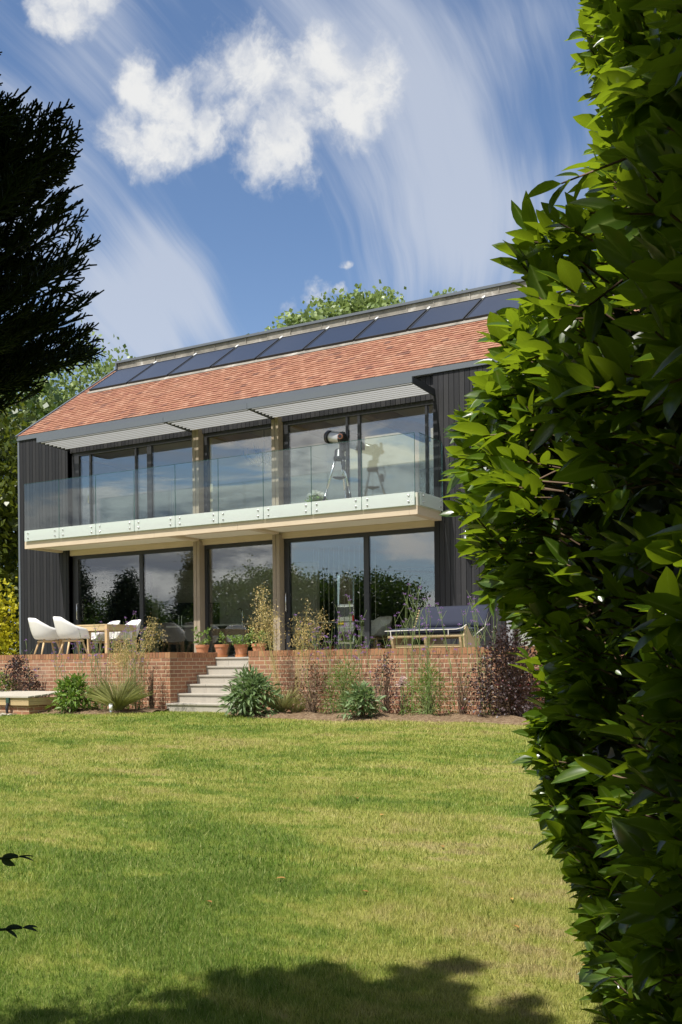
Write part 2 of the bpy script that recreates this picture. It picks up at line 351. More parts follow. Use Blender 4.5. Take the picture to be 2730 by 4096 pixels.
def mkobj(name, V, F, mat, parent=None, loc=None, smooth=False, bevel=0, lv=None, local=False, mi=None):
    """one mesh object; V in world metres unless local; the origin goes to loc (or to the parent's)"""
    base = np.zeros(3)
    if parent is not None and not local: base = np.array(WL.get(parent.name, (0, 0, 0)))
    if loc is not None and parent is None: base = np.array(loc, float)
    me = bpy.data.meshes.new(name)
    if isinstance(F, np.ndarray):
        k = F.shape[1]; me.vertices.add(len(V)); me.loops.add(F.size); me.polygons.add(len(F))
        me.vertices.foreach_set('co', (V-base).ravel()); me.loops.foreach_set('vertex_index', F.ravel().astype(np.int32))
        me.polygons.foreach_set('loop_start', np.arange(0, F.size, k, dtype=np.int32))
        try: me.polygons.foreach_set('loop_total', np.full(len(F), k, dtype=np.int32))
        except Exception: pass
        me.update(calc_edges=True)
    else:
        me.from_pydata([tuple(p) for p in (V-base if not (local and loc is None) else V)], [], F); me.update()
        boxuv(me, V)
    if smooth: me.polygons.foreach_set('use_smooth', [True]*len(me.polygons))
    for m_ in (mat if isinstance(mat, (list, tuple)) else [mat]): me.materials.append(MT[m_] if isinstance(m_, str) else m_)
    if mi is not None and any(mi): me.polygons.foreach_set('material_index', mi)
    if lv is not None:
        a = me.attributes.new('lv', 'FLOAT', 'POINT'); a.data.foreach_set('value', np.asarray(lv, np.float32))
    o = bpy.data.objects.new(name, me); COL.objects.link(o)
    if parent is not None: o.parent = parent; WL[o.name] = WL.get(parent.name, (0, 0, 0))
    else: o.location = tuple(base); WL[o.name] = tuple(base)
    if bevel:
        b = o.modifiers.new('bevel', 'BEVEL'); b.width = bevel; b.segments = 2; b.limit_method = 'ANGLE'; b.angle_limit = R(40)
    return o
def tag(o, label=None, cat=None, group=None, kind=None):
    for k, v in (('label', label), ('category', cat), ('group', group), ('kind', kind)):
        if v: o[k] = v
    return o
def thing(name, loc, label, cat, group=None):
    o = bpy.data.objects.new(name, None); o.empty_display_size = .1; COL.objects.link(o); o.location = tuple(loc); WL[o.name] = tuple(loc)
    return tag(o, label, cat, group)
def copy_tree(o, parent=None):
    c = o.copy(); COL.objects.link(c); c.parent = parent
    for ch in list(o.children): copy_tree(ch, c)
    return c

# ------------------------------------------------------------------ foliage arrays
rng = np.random.default_rng(11)
def unit(v): return v/np.maximum(np.linalg.norm(v, axis=-1, keepdims=True), 1e-9)
def rdir(n): return unit(rng.normal(size=(n, 3)))
def template(seg, fold=.25, droop=.25, tip=1.0):
    """a leaf of seg lengths: u along, v across, w off the plane"""
    us = np.linspace(0, 1, seg+1); rows = []
    for u in us:
        w = max(.04, math.sin(math.pi*min(1, u**.85))**.75) if 0 < u < 1 else .03
        rows += [(u, -w, fold*w*.5 - droop*u*u), (u, 0, -droop*u*u), (u, w, fold*w*.5 - droop*u*u)]
    f = []
    for i in range(seg):
        a = i*3
        f += [(a, a+1, a+4, a+3), (a+1, a+2, a+5, a+4)]
    return np.array(rows), np.array(f)
T_DIA = (np.array([(0, 0, 0), (.5, -1, .15), (1, 0, 0), (.5, 1, .15)]), np.array([(0, 1, 2, 3)]))
T_L3 = template(3); T_L5 = template(5, .35, .22); T_STRAP = template(3, .3, .5)
def leaves(P, D, Nn, Ln, Wd, tmpl, lv=None):
    n = len(P); tv, tf = tmpl; D = unit(D); S = unit(np.cross(D, Nn)); U = np.cross(S, D)
    Ln = np.broadcast_to(Ln, n)[:, None, None]; Wd = np.broadcast_to(Wd, n)[:, None, None]
    V = P[:, None] + D[:, None]*tv[None, :, 0:1]*Ln + S[:, None]*tv[None, :, 1:2]*Wd + U[:, None]*tv[None, :, 2:3]*Ln*.5
    F = (np.arange(n)[:, None, None]*len(tv) + tf[None]).reshape(-1, tf.shape[1])
    if lv is None: lv = rng.random(n)
    return V.reshape(-1, 3), F, np.repeat(lv, len(tv))
def join(*parts):
    Vs, Fs, Ls, o = [], [], [], 0
    for V, F, l in parts: Vs.append(V); Fs.append(F+o); Ls.append(l); o += len(V)
    return np.concatenate(Vs), np.concatenate(Fs), np.concatenate(Ls)
def segs(A, B, ra, rb, lv=None, k=3):
    """many thin straight tapered stems as k-sided prisms (quads)"""
    A = np.asarray(A, float); B = np.asarray(B, float); n = len(A); d = unit(B-A)
    ref = np.where(np.abs(d[:, 2:3]) > .9, np.array([[1., 0, 0]]), np.array([[0, 0, 1.]])); x = unit(np.cross(d, ref)); y = np.cross(d, x)
    ra = np.broadcast_to(ra, n)[:, None]; rb = np.broadcast_to(rb, n)[:, None]; vs = []
    for E, r_ in ((A, ra), (B, rb)):
        for j in range(k): t = 2*math.pi*j/k; vs.append(E + x*r_*math.cos(t) + y*r_*math.sin(t))
    V = np.stack(vs, 1); f = np.array([(j, (j+1) % k, k+(j+1) % k, k+j) for j in range(k)])
    F = (np.arange(n)[:, None, None]*2*k + f[None]).reshape(-1, 4)
    if lv is None: lv = rng.random(n)
    return V.reshape(-1, 3), F, np.repeat(lv, 2*k)
def foliage(name, data, mat, parent, loc=None, smooth=False):
    return mkobj(name, data[0], data[1], mat, parent, loc, smooth, lv=data[2])
def crown_pts(cs, rs, n, shell=.75, clump=.35, per=26, jag=.25):
    """leaf positions in clumps near the surface of a few ellipsoids"""
    cs = np.array(cs, float); rs = np.array(rs, float); w = np.prod(rs, 1)**.66; pick = rng.choice(len(cs), n, p=w/w.sum())
    d = rdir(n); rad = (shell + (1-shell)*rng.random((n, 1))) * (1 + jag*rng.normal(size=(n, 1))*.5)
    C = cs[pick] + d*rs[pick]*rad
    P = np.repeat(C, per, 0) + rng.normal(size=(n*per, 3))*clump*np.array([1, 1, .75])
    out = unit(np.repeat(d, per, 0) + .9*rng.normal(size=(n*per, 3)))
    tone = np.clip(np.repeat(rng.random(n), per)*.55 + .45*rng.random(n*per), 0, 1)
    return P, out, tone
def tree(name, label, base, trunk_h, cs, rs, n, per, leaf, mat, clump=.4, group=None, cat='tree', tr=.18, shell=.7, jag=.25, asp=.4, down=.2):
    t = thing(name, base, label, cat, group); b = Vector(base); mb = MB()
    top = b + Vector((0, 0, trunk_h)); mb.tube([b, b.lerp(top, .5)+Vector((tr*.4, 0, 0)), top], [tr, tr*.8, tr*.55], 8)
    for c, r_ in zip(cs, rs):
        for _ in range(4):
            d = rdir(1)[0]*np.array(r_)*.7; e = Vector(np.array(c)+d); s0 = b.lerp(top, random.uniform(.55, 1)); m_ = s0.lerp(e, .5)+Vector((0, 0, .08*(e-s0).length))
            mb.tube([s0, m_, e], [tr*.4, tr*.22, tr*.05], 5)
    mb.build('trunk', 'bark', t, smooth=True)
    P, out, tone = crown_pts(cs, rs, n, shell, clump, per, jag)
    D = unit(rng.normal(size=P.shape) + np.array([0, 0, -down])); Ln = leaf*(.7+.6*rng.random(len(P)))
    foliage('crown', leaves(P, D, out, Ln, Ln*asp, T_DIA, tone), mat, t); return t

# ------------------------------------------------------------------ the house
YF, YG, YB = 19.0, 19.17, 17.89               # cladding face, glazing plane, balcony front
TZ = 1.73                                     # terrace level
XL, XR = -20.62, -3.0                         # house ends
RXL, RXR = -18.87, -8.78                      # glazed recess
house = thing('house', (-12.6, YF, TZ), 'long dark timber house with a red tiled roof, solar panels and a glass balcony', 'house')
def boards(mb, x0, x1, y, z0, z1, pitch=.115, gap=.010, th=.028):
    x = x0
    while x < x1-.004:
        e = min(x+pitch-gap, x1); mb.cur = random.random(); mb.box(x, e, y, y+th, z0, z1); x += pitch
    mb.cur = 0; mb.box(x0, x1, y+th+.002, y+th+.10, z0, z1)
mb = MB(); boards(mb, XL+.07, RXL, YF, TZ, 7.42); mb.cur = .3; mb.box(RXL-.03, RXL, YF+.03, YF+.45, TZ, 7.42); mb.build('wall', 'clad', house)
mb = MB()                                      # right of the recess, cut round the upper window and the side door
boards(mb, RXR, -7.93, YF, TZ, 7.42); boards(mb, -7.93, -7.28, YF, TZ, 5.3); boards(mb, -7.93, -7.28, YF, 7.1, 7.42); boards(mb, -7.28, -6.3, YF, 4.1, 7.42); boards(mb, -6.3, XR, YF, TZ, 7.42)
mb.cur = .2; mb.box(RXR, RXR+.03, YF+.13, YF+.45, TZ, 7.42); mb.build('wall', 'clad', house)
mb = MB(); boards(mb, RXL, RXR, YG-.09, 6.93, 7.42); mb.build('lintel_boarding', 'clad', house)
mb = MB(); mb.box(XL, XL+.06, YF-.012, YF+.10, TZ, 7.45); mb.build('corner_trim', 'trim', house)
# side and back walls
mb = MB(); mb.add([(XL+.01, YF+.11, TZ), (XL+.01, 27.4, TZ), (XL+.01, 27.4, 7.4), (XL+.01, 24.0, 10.3), (XL+.01, 22.8, 10.1), (XL+.01, YF+.11, 7.46),
    (XL+.2, YF+.11, TZ), (XL+.2, 27.4, TZ), (XL+.2, 27.4, 7.4), (XL+.2, 24.0, 10.3), (XL+.2, 22.8, 10.1), (XL+.2, YF+.11, 7.46)],
    [(5, 4, 3, 2, 1, 0), (6, 7, 8, 9, 10, 11)] + [(i, (i+1) % 6, 6+(i+1) % 6, 6+i) for i in range(6)]); mb.build('gable_wall', 'clad', house)
mb = MB(); mb.add([(x, y, z) for x in (XR-.2, XR) for y, z in ((YF+.11, TZ), (27.4, TZ), (27.4, 7.4), (24.0, 10.3), (22.8, 10.1), (YF+.11, 7.46))],
    [(5, 4, 3, 2, 1, 0), (6, 7, 8, 9, 10, 11)] + [(i, (i+1) % 6, 6+(i+1) % 6, 6+i) for i in range(6)]); mb.build('gable_wall', 'clad', house)
WX0, WX1 = -15.95, -15.28                        # garden window at the back, seen right through the ground floor
mb = MB(); mb.box(XL+.2, WX0, 27.2, 27.4, TZ, 7.4); mb.box(WX1, XR-.2, 27.2, 27.4, TZ, 7.4); mb.box(WX0, WX1, 27.2, 27.4, 4.3, 7.4); mb.build('back_wall', 'clad', house)
mb = MB(); mb.box(WX0, WX1, 27.22, 27.24, TZ, 4.3); mb.build('back_window', 'glass', house)
# eaves, roof
mb = MB(); mb.box(XL-.0, XR, YF-.035, YF+.15, 7.425, 7.535); mb.build('eaves_trim', 'trim', house)
TA = R(35.0); cs_, sn_ = math.cos(TA), math.sin(TA)
def rp(x, s, h=0.0): return (x, YF + s*cs_ - h*sn_, 7.53 + s*sn_ + h*cs_)   # point on the front roof slope
mb = MB(); gauge = .149
nrow = int(4.5/gauge)
for i in range(nrow):
    s0 = i*gauge - .02; x = XL+.04 + (.0825 if i % 2 else 0) - .0825
    while x < XR:
        xa = max(x, XL+.04); xb = min(x+.160, XR-.02)
        if xb-xa > .02 and not (s0 > 2.62 and xa > -20.28):
            mb.cur = random.random(); h = .018 + random.uniform(-.003, .005)
            sl = random.uniform(-.004, .004)
            p = [rp(xa, s0+sl, h+.004), rp(xb, s0+sl, h+.004), rp(xb, s0+gauge+.03, .012), rp(xa, s0+gauge+.03, .012),
                 rp(xa, s0+sl, h+.020), rp(xb, s0+sl, h+.020), rp(xb, s0+gauge+.03, .020), rp(xa, s0+gauge+.03, .020)]
            mb.hexa(p)
        x += .165
roof = mb.build('roof_tiles', 'tile', house)
mb = MB(); mb.hexa([rp(XL+.02, .0, -.12), rp(XR-.02, .0, -.12), rp(XR-.02, 4.62, -.12), rp(XL+.02, 4.62, -.12), rp(XL+.02, .0, .008), rp(XR-.02, .0, .008), rp(XR-.02, 4.62, .008), rp(XL+.02, 4.62, .008)])
for xa, xb, ya, za in ((XL+.02, -14.8, 24.0, 10.05), (-14.8, -8.6, 25.1, 9.25), (-8.6, XR-.02, 24.0, 10.05)):
    mb.hexa([(xa, ya, za), (xb, ya, za), (xb, 27.7, 7.3), (xa, 27.7, 7.3), (xa, ya, za+.15), (xb, ya, za+.15), (xb, 27.7, 7.45), (xa, 27.7, 7.45)])
mb.build('roof', 'trim_dark', house)
mb = MB(); mb.hexa([rp(XL-.03, -.05, -.16), rp(XL+.035, -.05, -.16), rp(XL+.035, 4.6, -.16), rp(XL-.03, 4.6, -.16), rp(XL-.03, -.05, .055), rp(XL+.035, -.05, .055), rp(XL+.035, 4.6, .055), rp(XL-.03, 4.6, .055)]); mb.build('verge_trim', 'trim', house)
mb = MB()
x = -20.26
while x < XR-.1:
    e = min(x+1.40, XR-.05)
    mb.hexa([rp(x, 2.63, .02), rp(e, 2.63, .02), rp(e, 2.80, .035), rp(x, 2.80, .035), rp(x, 2.63, .045), rp(e, 2.63, .045), rp(e, 2.80, .055), rp(x, 2.80, .055)]); x += 1.403
mb.build('flashing', 'lead', house)
mb = MB(); mb.hexa([rp(-20.27, 2.79, .012), rp(XR-.05, 2.79, .012), rp(XR-.05, 4.6, .012), rp(-20.27, 4.6, .012), rp(-20.27, 2.79, .022), rp(XR-.05, 2.79, .022), rp(XR-.05, 4.6, .022), rp(-20.27, 4.6, .022)])
mb.build('roof_underlay', 'lead', house)
first = None; x = -20.24; k = 0
while x+1.35 < XR:
    p = MB()
    a, b, c, d, h0, h1 = x, x+1.345, 2.78, 4.24, .03, .105
    for (xa, xb, sa, sb) in ((a, b, c, c+.035), (a, b, d-.035, d), (a, a+.03, c+.036, d-.036), (b-.03, b, c+.036, d-.036)):
        p.hexa([rp(xa, sa, h0), rp(xb, sa, h0), rp(xb, sb, h0), rp(xa, sb, h0), rp(xa, sa, h1), rp(xb, sa, h1), rp(xb, sb, h1), rp(xa, sb, h1)])
    pf = p.build('solar_panel', 'frame', house)
    q = MB(); q.hexa([rp(a+.031, c+.036, .05), rp(b-.031, c+.036, .05), rp(b-.031, d-.036, .05), rp(a+.031, d-.036, .05), rp(a+.031, c+.036, .098), rp(b-.031, c+.036, .098), rp(b-.031, d-.036, .098), rp(a+.031, d-.036, .098)])
    q.build('collector_glass', 'panel_glass', pf)
    w = MB(); w.hexa([rp(b+.005, d-.09, .03), rp(b+.053, d-.09, .03), rp(b+.053, d+.06, .03), rp(b+.005, d+.06, .03), rp(b+.005, d-.09, .12), rp(b+.053, d-.09, .12), rp(b+.053, d+.06, .12), rp(b+.005, d+.06, .12)]); w.build('pipe_cover', 'white', pf)
    x += 1.403
mb = MB(); x = XL+.03                           # leaded upstand under the ridge cap
while x < XR:
    e = min(x+random.choice((.72, .70, 1.05, .95)), XR); y = 22.77+random.uniform(-.006, .006)
    mb.box(x, e-.012, y, 23.0, 10.05, 10.355); mb.box(e-.014, e+.004, y-.018, 22.99, 10.06, 10.352); x = e
mb.build('lead_upstand', 'lead', house)
mb = MB(); mb.box(XL-.02, -14.8, 22.72, 24.1, 10.358, 10.42); mb.box(-14.8, -8.6, 22.72, 23.05, 10.358, 10.42); mb.box(-8.6, XR, 22.72, 24.1, 10.358, 10.42); mb.build('ridge_cap', 'trim', house)
mb = MB(); mb.hexa([(-14.79, 23.06, 10.38), (-8.61, 23.06, 10.38), (-8.61, 25.1, 9.42), (-14.79, 25.1, 9.42), (-14.79, 23.06, 10.40), (-8.61, 23.06, 10.40), (-8.61, 25.1, 9.44), (-14.79, 25.1, 9.44)]); mb.build('added_rooflight', 'glass', house)  # invented roof opening, added to bring daylight into the upper room
mb = MB(); mb.box(XL-.02, XL+.028, 22.72, 24.1, 10.0, 10.357); mb.build('upstand_end', 'trim', house)
# floors and inner rooms
mb = MB(); mb.box(XL+.2, XR-.2, YG+.06, 27.19, 4.36, 4.70); mb.build('upper_floor', 'plaster', house)
mb = MB(); mb.box(XL+.21, XR-.21, YG+.3, 27.18, 4.704, 4.72); mb.build('floorboards', 'floor', house)
mb = MB(); mb.box(XL+.2, XR-.2, YG-.02, 27.19, 1.60, TZ+.004); mb.build('ground_floor', 'floor', house)
mb = MB(); mb.box(XL+.2, -14.9, YG+.06, 25.2, 7.30, 7.36); mb.box(-14.9, -8.55, YG+.06, 22.9, 7.30, 7.36); mb.box(-8.55, XR-.2, YG+.06, 25.2, 7.30, 7.36); mb.build('ceiling', 'plaster', house)
mb = MB(); mb.box(XL+.2, XR-.2, 25.0, 25.1, 4.725, 9.3); mb.build('room_wall', 'plaster', house)
mb = MB(); mb.box(-8.6, -8.5, YG+.3, 24.99, 4.725, 7.295); mb.box(-8.6, -8.5, 22.9, 24.99, 7.3, 9.3); mb.build('room_wall', 'plaster', house)
mb = MB(); mb.box(-14.95, -14.85, YG+.5, 24.99, 4.725, 7.295); mb.box(-14.95, -14.85, 22.9, 24.99, 7.3, 9.3); mb.build('room_wall', 'plaster', house)
mb = MB(); mb.box(XL+.2, -14.6, 24.0, 24.1, TZ+.01, 4.355); mb.build('room_wall', 'white', house)
for xb_ in (-14.78, -12.58, -10.75):
    mb = MB(); mb.box(xb_-.10, xb_+.10, YG+.35, 22.88, 6.96, 7.295); mb.build('ceiling_beam', 'glulam', house)
mb = MB(); mb.box(-11.95, -11.05, 24.93, 24.985, 4.73, 6.75); d_ = mb.build('inner_door', 'floor', house)
# posts
for z0, z1 in ((TZ, 4.43), (4.62, 7.02)):
    for xa, xb in ((-14.87, -14.69), (-12.67, -12.49)):
        mb = MB(); c = (xa+xb)/2; mb.box(xa, c-.006, YF-.07, YG+.02, z0, z1); mb.box(c+.006, xb, YF-.07, YG+.02, z0, z1); mb.box(c-.006, c+.006, YF-.045, YG, z0, z1); mb.build('post', 'timber_v', house)
# sliding doors: a frame with its panes
def door(x0, x1, z0, z1, mull, handles=(), fw=.065, extra_left=0):
    f = MB(); ya, yb = YG-.05, YG+.06
    f.box(x0, x1, ya, yb, z1-.085, z1); f.box(x0, x1, ya, yb, z0, z0+.05)
    f.box(x0, x0+fw+extra_left, ya, yb, z0+.052, z1-.087); f.box(x1-fw, x1, ya, yb, z0+.052, z1-.087)
    for a, b in mull: f.box(a, b, ya+.01, yb-.01, z0+.052, z1-.087)
    fr = f.build('sliding_door', 'frame', house)
    e = [x0+fw+extra_left] + [v for m_ in mull for v in m_] + [x1-fw]
    for i in range(0, len(e), 2):
        g = MB(); g.box(e[i]+.001, e[i+1]-.001, YG-.010, YG+.014, z0+.052, z1-.087); g.build('pane', 'glass', fr)
    for hx in handles:
        h = MB(); h.tube([(hx, ya-.012, z0+1.0), (hx, ya-.06, z0+1.02), (hx, ya-.06, z0+1.40), (hx, ya-.012, z0+1.42)], .013, 8); h.build('handle', 'steel', fr, smooth=True)
GZ1, UZ0, UZ1 = 4.345, 4.62, 6.93
door(-18.83, -14.87, TZ, GZ1, [(-16.67, -16.56)], (-18.66,), extra_left=.10)
door(-14.688, -12.672, TZ, GZ1, [], (), )
door(-12.488, RXR, TZ, GZ1, [(-10.49, -10.37)], (-12.42,), extra_left=.06)
door(-18.83, -14.87, UZ0, UZ1, [(-18.26, -18.21), (-16.78, -16.73), (-16.40, -16.26)], (-18.235,), extra_left=.16)
door(-14.688, -12.672, UZ0, UZ1, [], (), extra_left=.03)
door(-12.488, RXR, UZ0, UZ1, [(-10.90, -10.85), (-10.61, -10.55), (-9.03, -8.98)], (), extra_left=.06)
# balcony
BX0, BX1 = -19.21, -8.62
mb = MB()
for a, b in ((BX0, -15.145), (-15.141, -12.865), (-12.861, -8.80), (-8.796, BX1)): mb.box(a, b, YB, YB+.16, 4.44, 4.605)
mb.box(BX1-.16, BX1, YB+.162, YF-.002, 4.44, 4.605); mb.box(BX0, BX0+.16, YB+.162, YF-.002, 4.44, 4.605); mb.build('balcony_beam', 'timber', house)
for xb_ in (-15.14, -12.86):
    pass
for (xa, xb) in ((-14.87, -14.69), (-12.67, -12.49)):
    mb = MB(); mb.box(xa, xb, YB+.162, YF-.08, 4.438, 4.60); mb.build('cross_beam', 'timber', house)
mb = MB(); mb.box(BX0+.162, BX1-.162, YB+.165, YG-.055, 4.485, 4.58); mb.build('soffit', 'soffit', house)
mb = MB(); mb.box(RXL, RXR, YG-.12, YG-.052, 4.348, 4.482); mb.build('door_head', 'timber', house)
mb = MB()
for i in range(8): mb.box(BX0+.02, BX1-.02, YB+.02+i*.14, YB+.15+i*.14, 4.63, 4.66)
mb.build('deck', 'timber', house)
mb = MB(); mb.box(BX0+.005, BX1-.005, YB+.006, YB+.05, 4.608, 4.86); mb.box(BX1-.05, BX1-.006, YB+.055, YF-.01, 4.608, 4.86); mb.build('deck_upstand', 'soffit', house)
J = [-19.17, -18.013, -16.847, -15.683, -14.504, -13.327, -12.162, -10.982, -9.817, -8.652]
def bpanel(a, b, axis):
    g = MB(); g2 = MB(); g3 = MB(); o = .028; z0, z1 = 4.612, 6.0
    y0 = YB-o-.0; P = (lambda u0, u1, t0, t1, za, zb: (u0, u1, y0-t1, y0-t0, za, zb)) if axis == 'x' else (lambda u0, u1, t0, t1, za, zb: (BX1+o+t0, BX1+o+t1, u0, u1, za, zb))
    g.box(*P(a+.006, b-.006, 0, .017, z0, z1)); gp = g.build('glass_panel', 'bglass', house)
    g2.box(*P(a+.008, b-.008, .019, .021, z0+.004, z0+.258)); g2.build('frosted_strip', 'frost', gp)
    g3.box(*P(a+.004, b-.004, -.001, .019, z1+.0005, z1+.004)); g3.box(*P(b-.0055, b-.0015, .001, .016, z0, z1)); g3.build('glass_edge', 'gedge', gp)
    for u in (a+.13, b-.13):
        for zc in (z0+.075, z0+.195):
            m_ = MB()
            if axis == 'x': m_.ball((u, y0-.030, zc), .021, 8, 6, (1, .6, 1)); m_.tube([(u, y0-.022, zc), (u, YB+.005, zc)], .012, 8)
            else: m_.ball((BX1+o+.030, u, zc), .021, 8, 6, (.6, 1, 1)); m_.tube([(BX1+o+.022, u, zc), (BX1-.005, u, zc)], .012, 8)
            m_.build('bolt', 'steel', gp, smooth=True)
for i in range(9): bpanel(J[i], J[i+1], 'x')
bpanel(YB+.02, YF-.03, 'y')
# sunshades over the upper windows
for x0, x1 in ((-18.83, -14.905), (-14.897, -12.625), (-12.617, -8.74)):
    m_ = MB(); m_.box(x0, x1, 17.94, 17.985, 6.995, 7.115); s = m_.build('sunshade', 'trim', house)
    for xx in (x0, x1-.03): b_ = MB(); b_.prism([(17.987, 6.998), (YF-.002, 6.965), (YF-.002, 7.11), (17.987, 7.112)], xx, xx+.03); b_.build('bracket', 'trim_dark', s)
    sl = MB()
    for k in range(7):
        y = 18.045+k*.132
        sl.hexa([(x0+.035, y, 6.985), (x1-.035, y, 6.985), (x1-.035, y+.010, 6.98), (x0+.035, y+.010, 6.98),
                 (x0+.035, y+.028, 7.10), (x1-.035, y+.028, 7.10), (x1-.035, y+.038, 7.095), (x0+.035, y+.038, 7.095)])
    sl.build('slats', 'alu', s)
# upper side window and side door, right of the recess
mb = MB()
for bx in ((-7.93, -7.28, 7.03, 7.098), (-7.93, -7.28, 5.302, 5.37), (-7.93, -7.86, 5.372, 7.028), (-7.35, -7.28, 5.372, 7.028)): mb.box(bx[0], bx[1], YF+.03, YF+.12, bx[2], bx[3])
w_ = mb.build('window', 'trim', house); mb = MB(); mb.box(-7.858, -7.352, YF+.07, YF+.09, 5.372, 7.028); mb.build('pane', 'glass', w_)
mb = MB(); mb.box(-7.82, -7.39, YF+.25, YF+.26, 5.4, 7.0); mb.build('blind', 'white', w_)
mb = MB()
for bx in ((-7.27, -6.31, 3.98, 4.095), (-7.27, -7.15, TZ, 3.978), (-6.43, -6.31, TZ, 3.978)): mb.box(bx[0], bx[1], YF+.02, YF+.12, bx[2], bx[3])
dd = mb.build('side_door', 'alu', house); mb = MB(); mb.box(-7.148, -6.432, YF+.06, YF+.10, TZ+.01, 3.975); mb.build('door_leaf', 'glass', dd)
mb = MB(); mb.tube([(-7.05, YF+.05, 2.75), (-7.05, YF-.02, 2.78), (-7.05, YF-.02, 3.15), (-7.05, YF+.05, 3.18)], .014, 8); mb.build('handle', 'steel', dd, smooth=True)
mb = MB(); mb.box(-7.14, -6.44, YF+.3, YF+.32, TZ+.01, 3.97); mb.build('blind', 'white', dd)

# bulkhead lamp on the boards
lx, ly, lz = -8.03, YF-.17, 3.93
lt = thing('wall_lamp', (lx, YF, lz), 'steel bulkhead lamp with a glass jar fixed to the dark boards right of the glazing', 'lamp')
mb = MB(); mb.tube([(lx, YF+.0, lz+.22), (lx, YF-.07, lz+.26), (lx, ly, lz+.24), (lx, ly, lz+.14)], .014, 8); mb.lathe([(.05, -.0), (.05, .02)], (lx, YF-.0, lz+.2)); mb.build('arm', 'steel', lt, smooth=True)
mb = MB(); mb.lathe([(.105, .06), (.10, .075), (.045, .10), (.04, .15), (.0, .155)], (lx, ly, lz), 20); mb.build('shade', 'steel', lt, smooth=True)
mb = MB(); mb.lathe([(.052, .06), (.054, -.06), (.045, -.10), (.02, -.125), (.001, -.13)], (lx, ly, lz), 16); mb.build('glass_jar', 'glass', lt, smooth=True)
mb = MB(); mb.ball((lx, ly, lz-.02), .026, 10, 8, (1, 1, 1.5)); mb.lathe([(.015, .02), (.015, .07)], (lx, ly, lz), 8); mb.build('bulb', 'white', lt, smooth=True)

# ------------------------------------------------------------------ inside the house
ch = thing('chandelier', (-14.0, 20.6, 7.29), 'dark branched chandelier hanging behind the middle upper window', 'chandelier')
cx, cy = -14.0, 20.6
mb = MB(); mb.tube([(cx, cy, 7.29), (cx, cy, 6.2)], .012, 6); mb.tube([(cx, cy, 6.95), (cx, cy, 6.75), (cx, cy, 6.4), (cx, cy, 6.25)], [.02, .035, .03, .015], 8); mb.build('stem', 'black', ch)
mb = MB(); md = MB()
for ring, (rr, zz, n_) in enumerate(((.50, 6.62, 10), (.28, 6.80, 6))):
    for k in range(n_):
        a = 2*math.pi*k/n_; u = Vector((math.cos(a), math.sin(a), 0))
        mb.tube([Vector((cx, cy, 6.45+.2*ring)) + u*.02, Vector((cx, cy, 6.38+.25*ring))+u*rr*.5, Vector((cx, cy, zz-.08))+u*rr*.9, Vector((cx, cy, zz))+u*rr], .010, 5)
        md.tube([Vector((cx, cy, zz))+u*rr, Vector((cx, cy, zz+.10))+u*rr], .014, 6)
        mb.tube([Vector((cx, cy, zz-.05))+u*rr*.95, Vector((cx, cy, zz-.17))+u*rr*.8, Vector((cx, cy, zz-.05))+Vector((math.cos(a+.6), math.sin(a+.6), 0))*rr*.95], .005, 4)
mb.build('arms', 'black', ch); md.build('candles', 'black', ch)
tl = thing('table_lamp', (-9.05, 20.4, 4.73), 'table lamp with a pale square shade behind the right upper window', 'lamp')
mb = MB(); mb.lathe([(.10, 0), (.11, .03), (.03, .08), (.03, .5), (.05, .55)], (-9.05, 20.4, 5.1), 14); mb.build('lamp_base', 'steel', tl, smooth=True)
mb = MB(); mb.lathe([(.20, .5), (.15, .82)], (-9.05, 20.4, 5.1), 18); mb.build('lamp_shade', 'white', tl, smooth=True)
mb = MB(); mb.box(-9.35, -8.75, 20.15, 20.65, 5.04, 5.095)
sd = thing('side_table', (-9.05, 20.4, 4.73), 'small dark side table under the pale shaded lamp', 'side table'); mb.build('table_top', 'floor', sd)
for sx in (-9.3, -8.8):
    for sy in (20.2, 20.6): mb = MB(); mb.box(sx-.02, sx+.02, sy-.02, sy+.02, 4.722, 5.038); mb.build('leg', 'floor', sd)
# kitchen
kt = thing('kitchen_unit', (-18.2, 23.4, TZ), 'tall dark kitchen cupboards against the inner wall of the ground floor', 'cupboard')
mb = MB(); mb.box(-19.6, -17.9, 23.3, 23.98, TZ+.01, 3.35); mb.build('cabinet', 'trim_dark', kt)
for hx in (-18.8, -18.7): mb = MB(); mb.tube([(hx, 23.25, 2.2), (hx, 23.25, 3.0)], .015, 6); mb.build('handle', 'steel', kt)
ki = thing('kitchen_island', (-16.6, 22.2, TZ), 'kitchen island with a pale worktop and a tall tap inside the left ground floor bay', 'kitchen island')
mb = MB(); mb.box(-17.9, -15.3, 21.7, 22.6, TZ+.01, 2.58); mb.build('cabinet', 'trim_dark', ki)
mb = MB(); mb.box(-17.95, -15.25, 21.65, 22.65, 2.584, 2.63); mb.build('worktop', 'white', ki)
mb = MB(); mb.tube([(-15.9, 22.3, 2.63), (-15.9, 22.3, 3.0), (-15.9, 22.22, 3.06), (-15.9, 22.1, 3.02)], .018, 8); mb.build('tap', 'steel', ki)
rs = thing('rod_screen', (-11.9, 21.4, TZ), 'screen of thin pale vertical rods behind the right ground floor glazing', 'screen')
mb = MB()
for k in range(13): mb.tube([(-13.0+k*.14, 21.2, TZ+.01), (-13.0+k*.14, 21.2, 4.35)], .006, 5)
mb.build('rods', 'white', rs); mb = MB(); mb.box(-13.05, -11.25, 21.17, 21.23, 2.55, 2.58); mb.build('rail', 'pearl', rs)

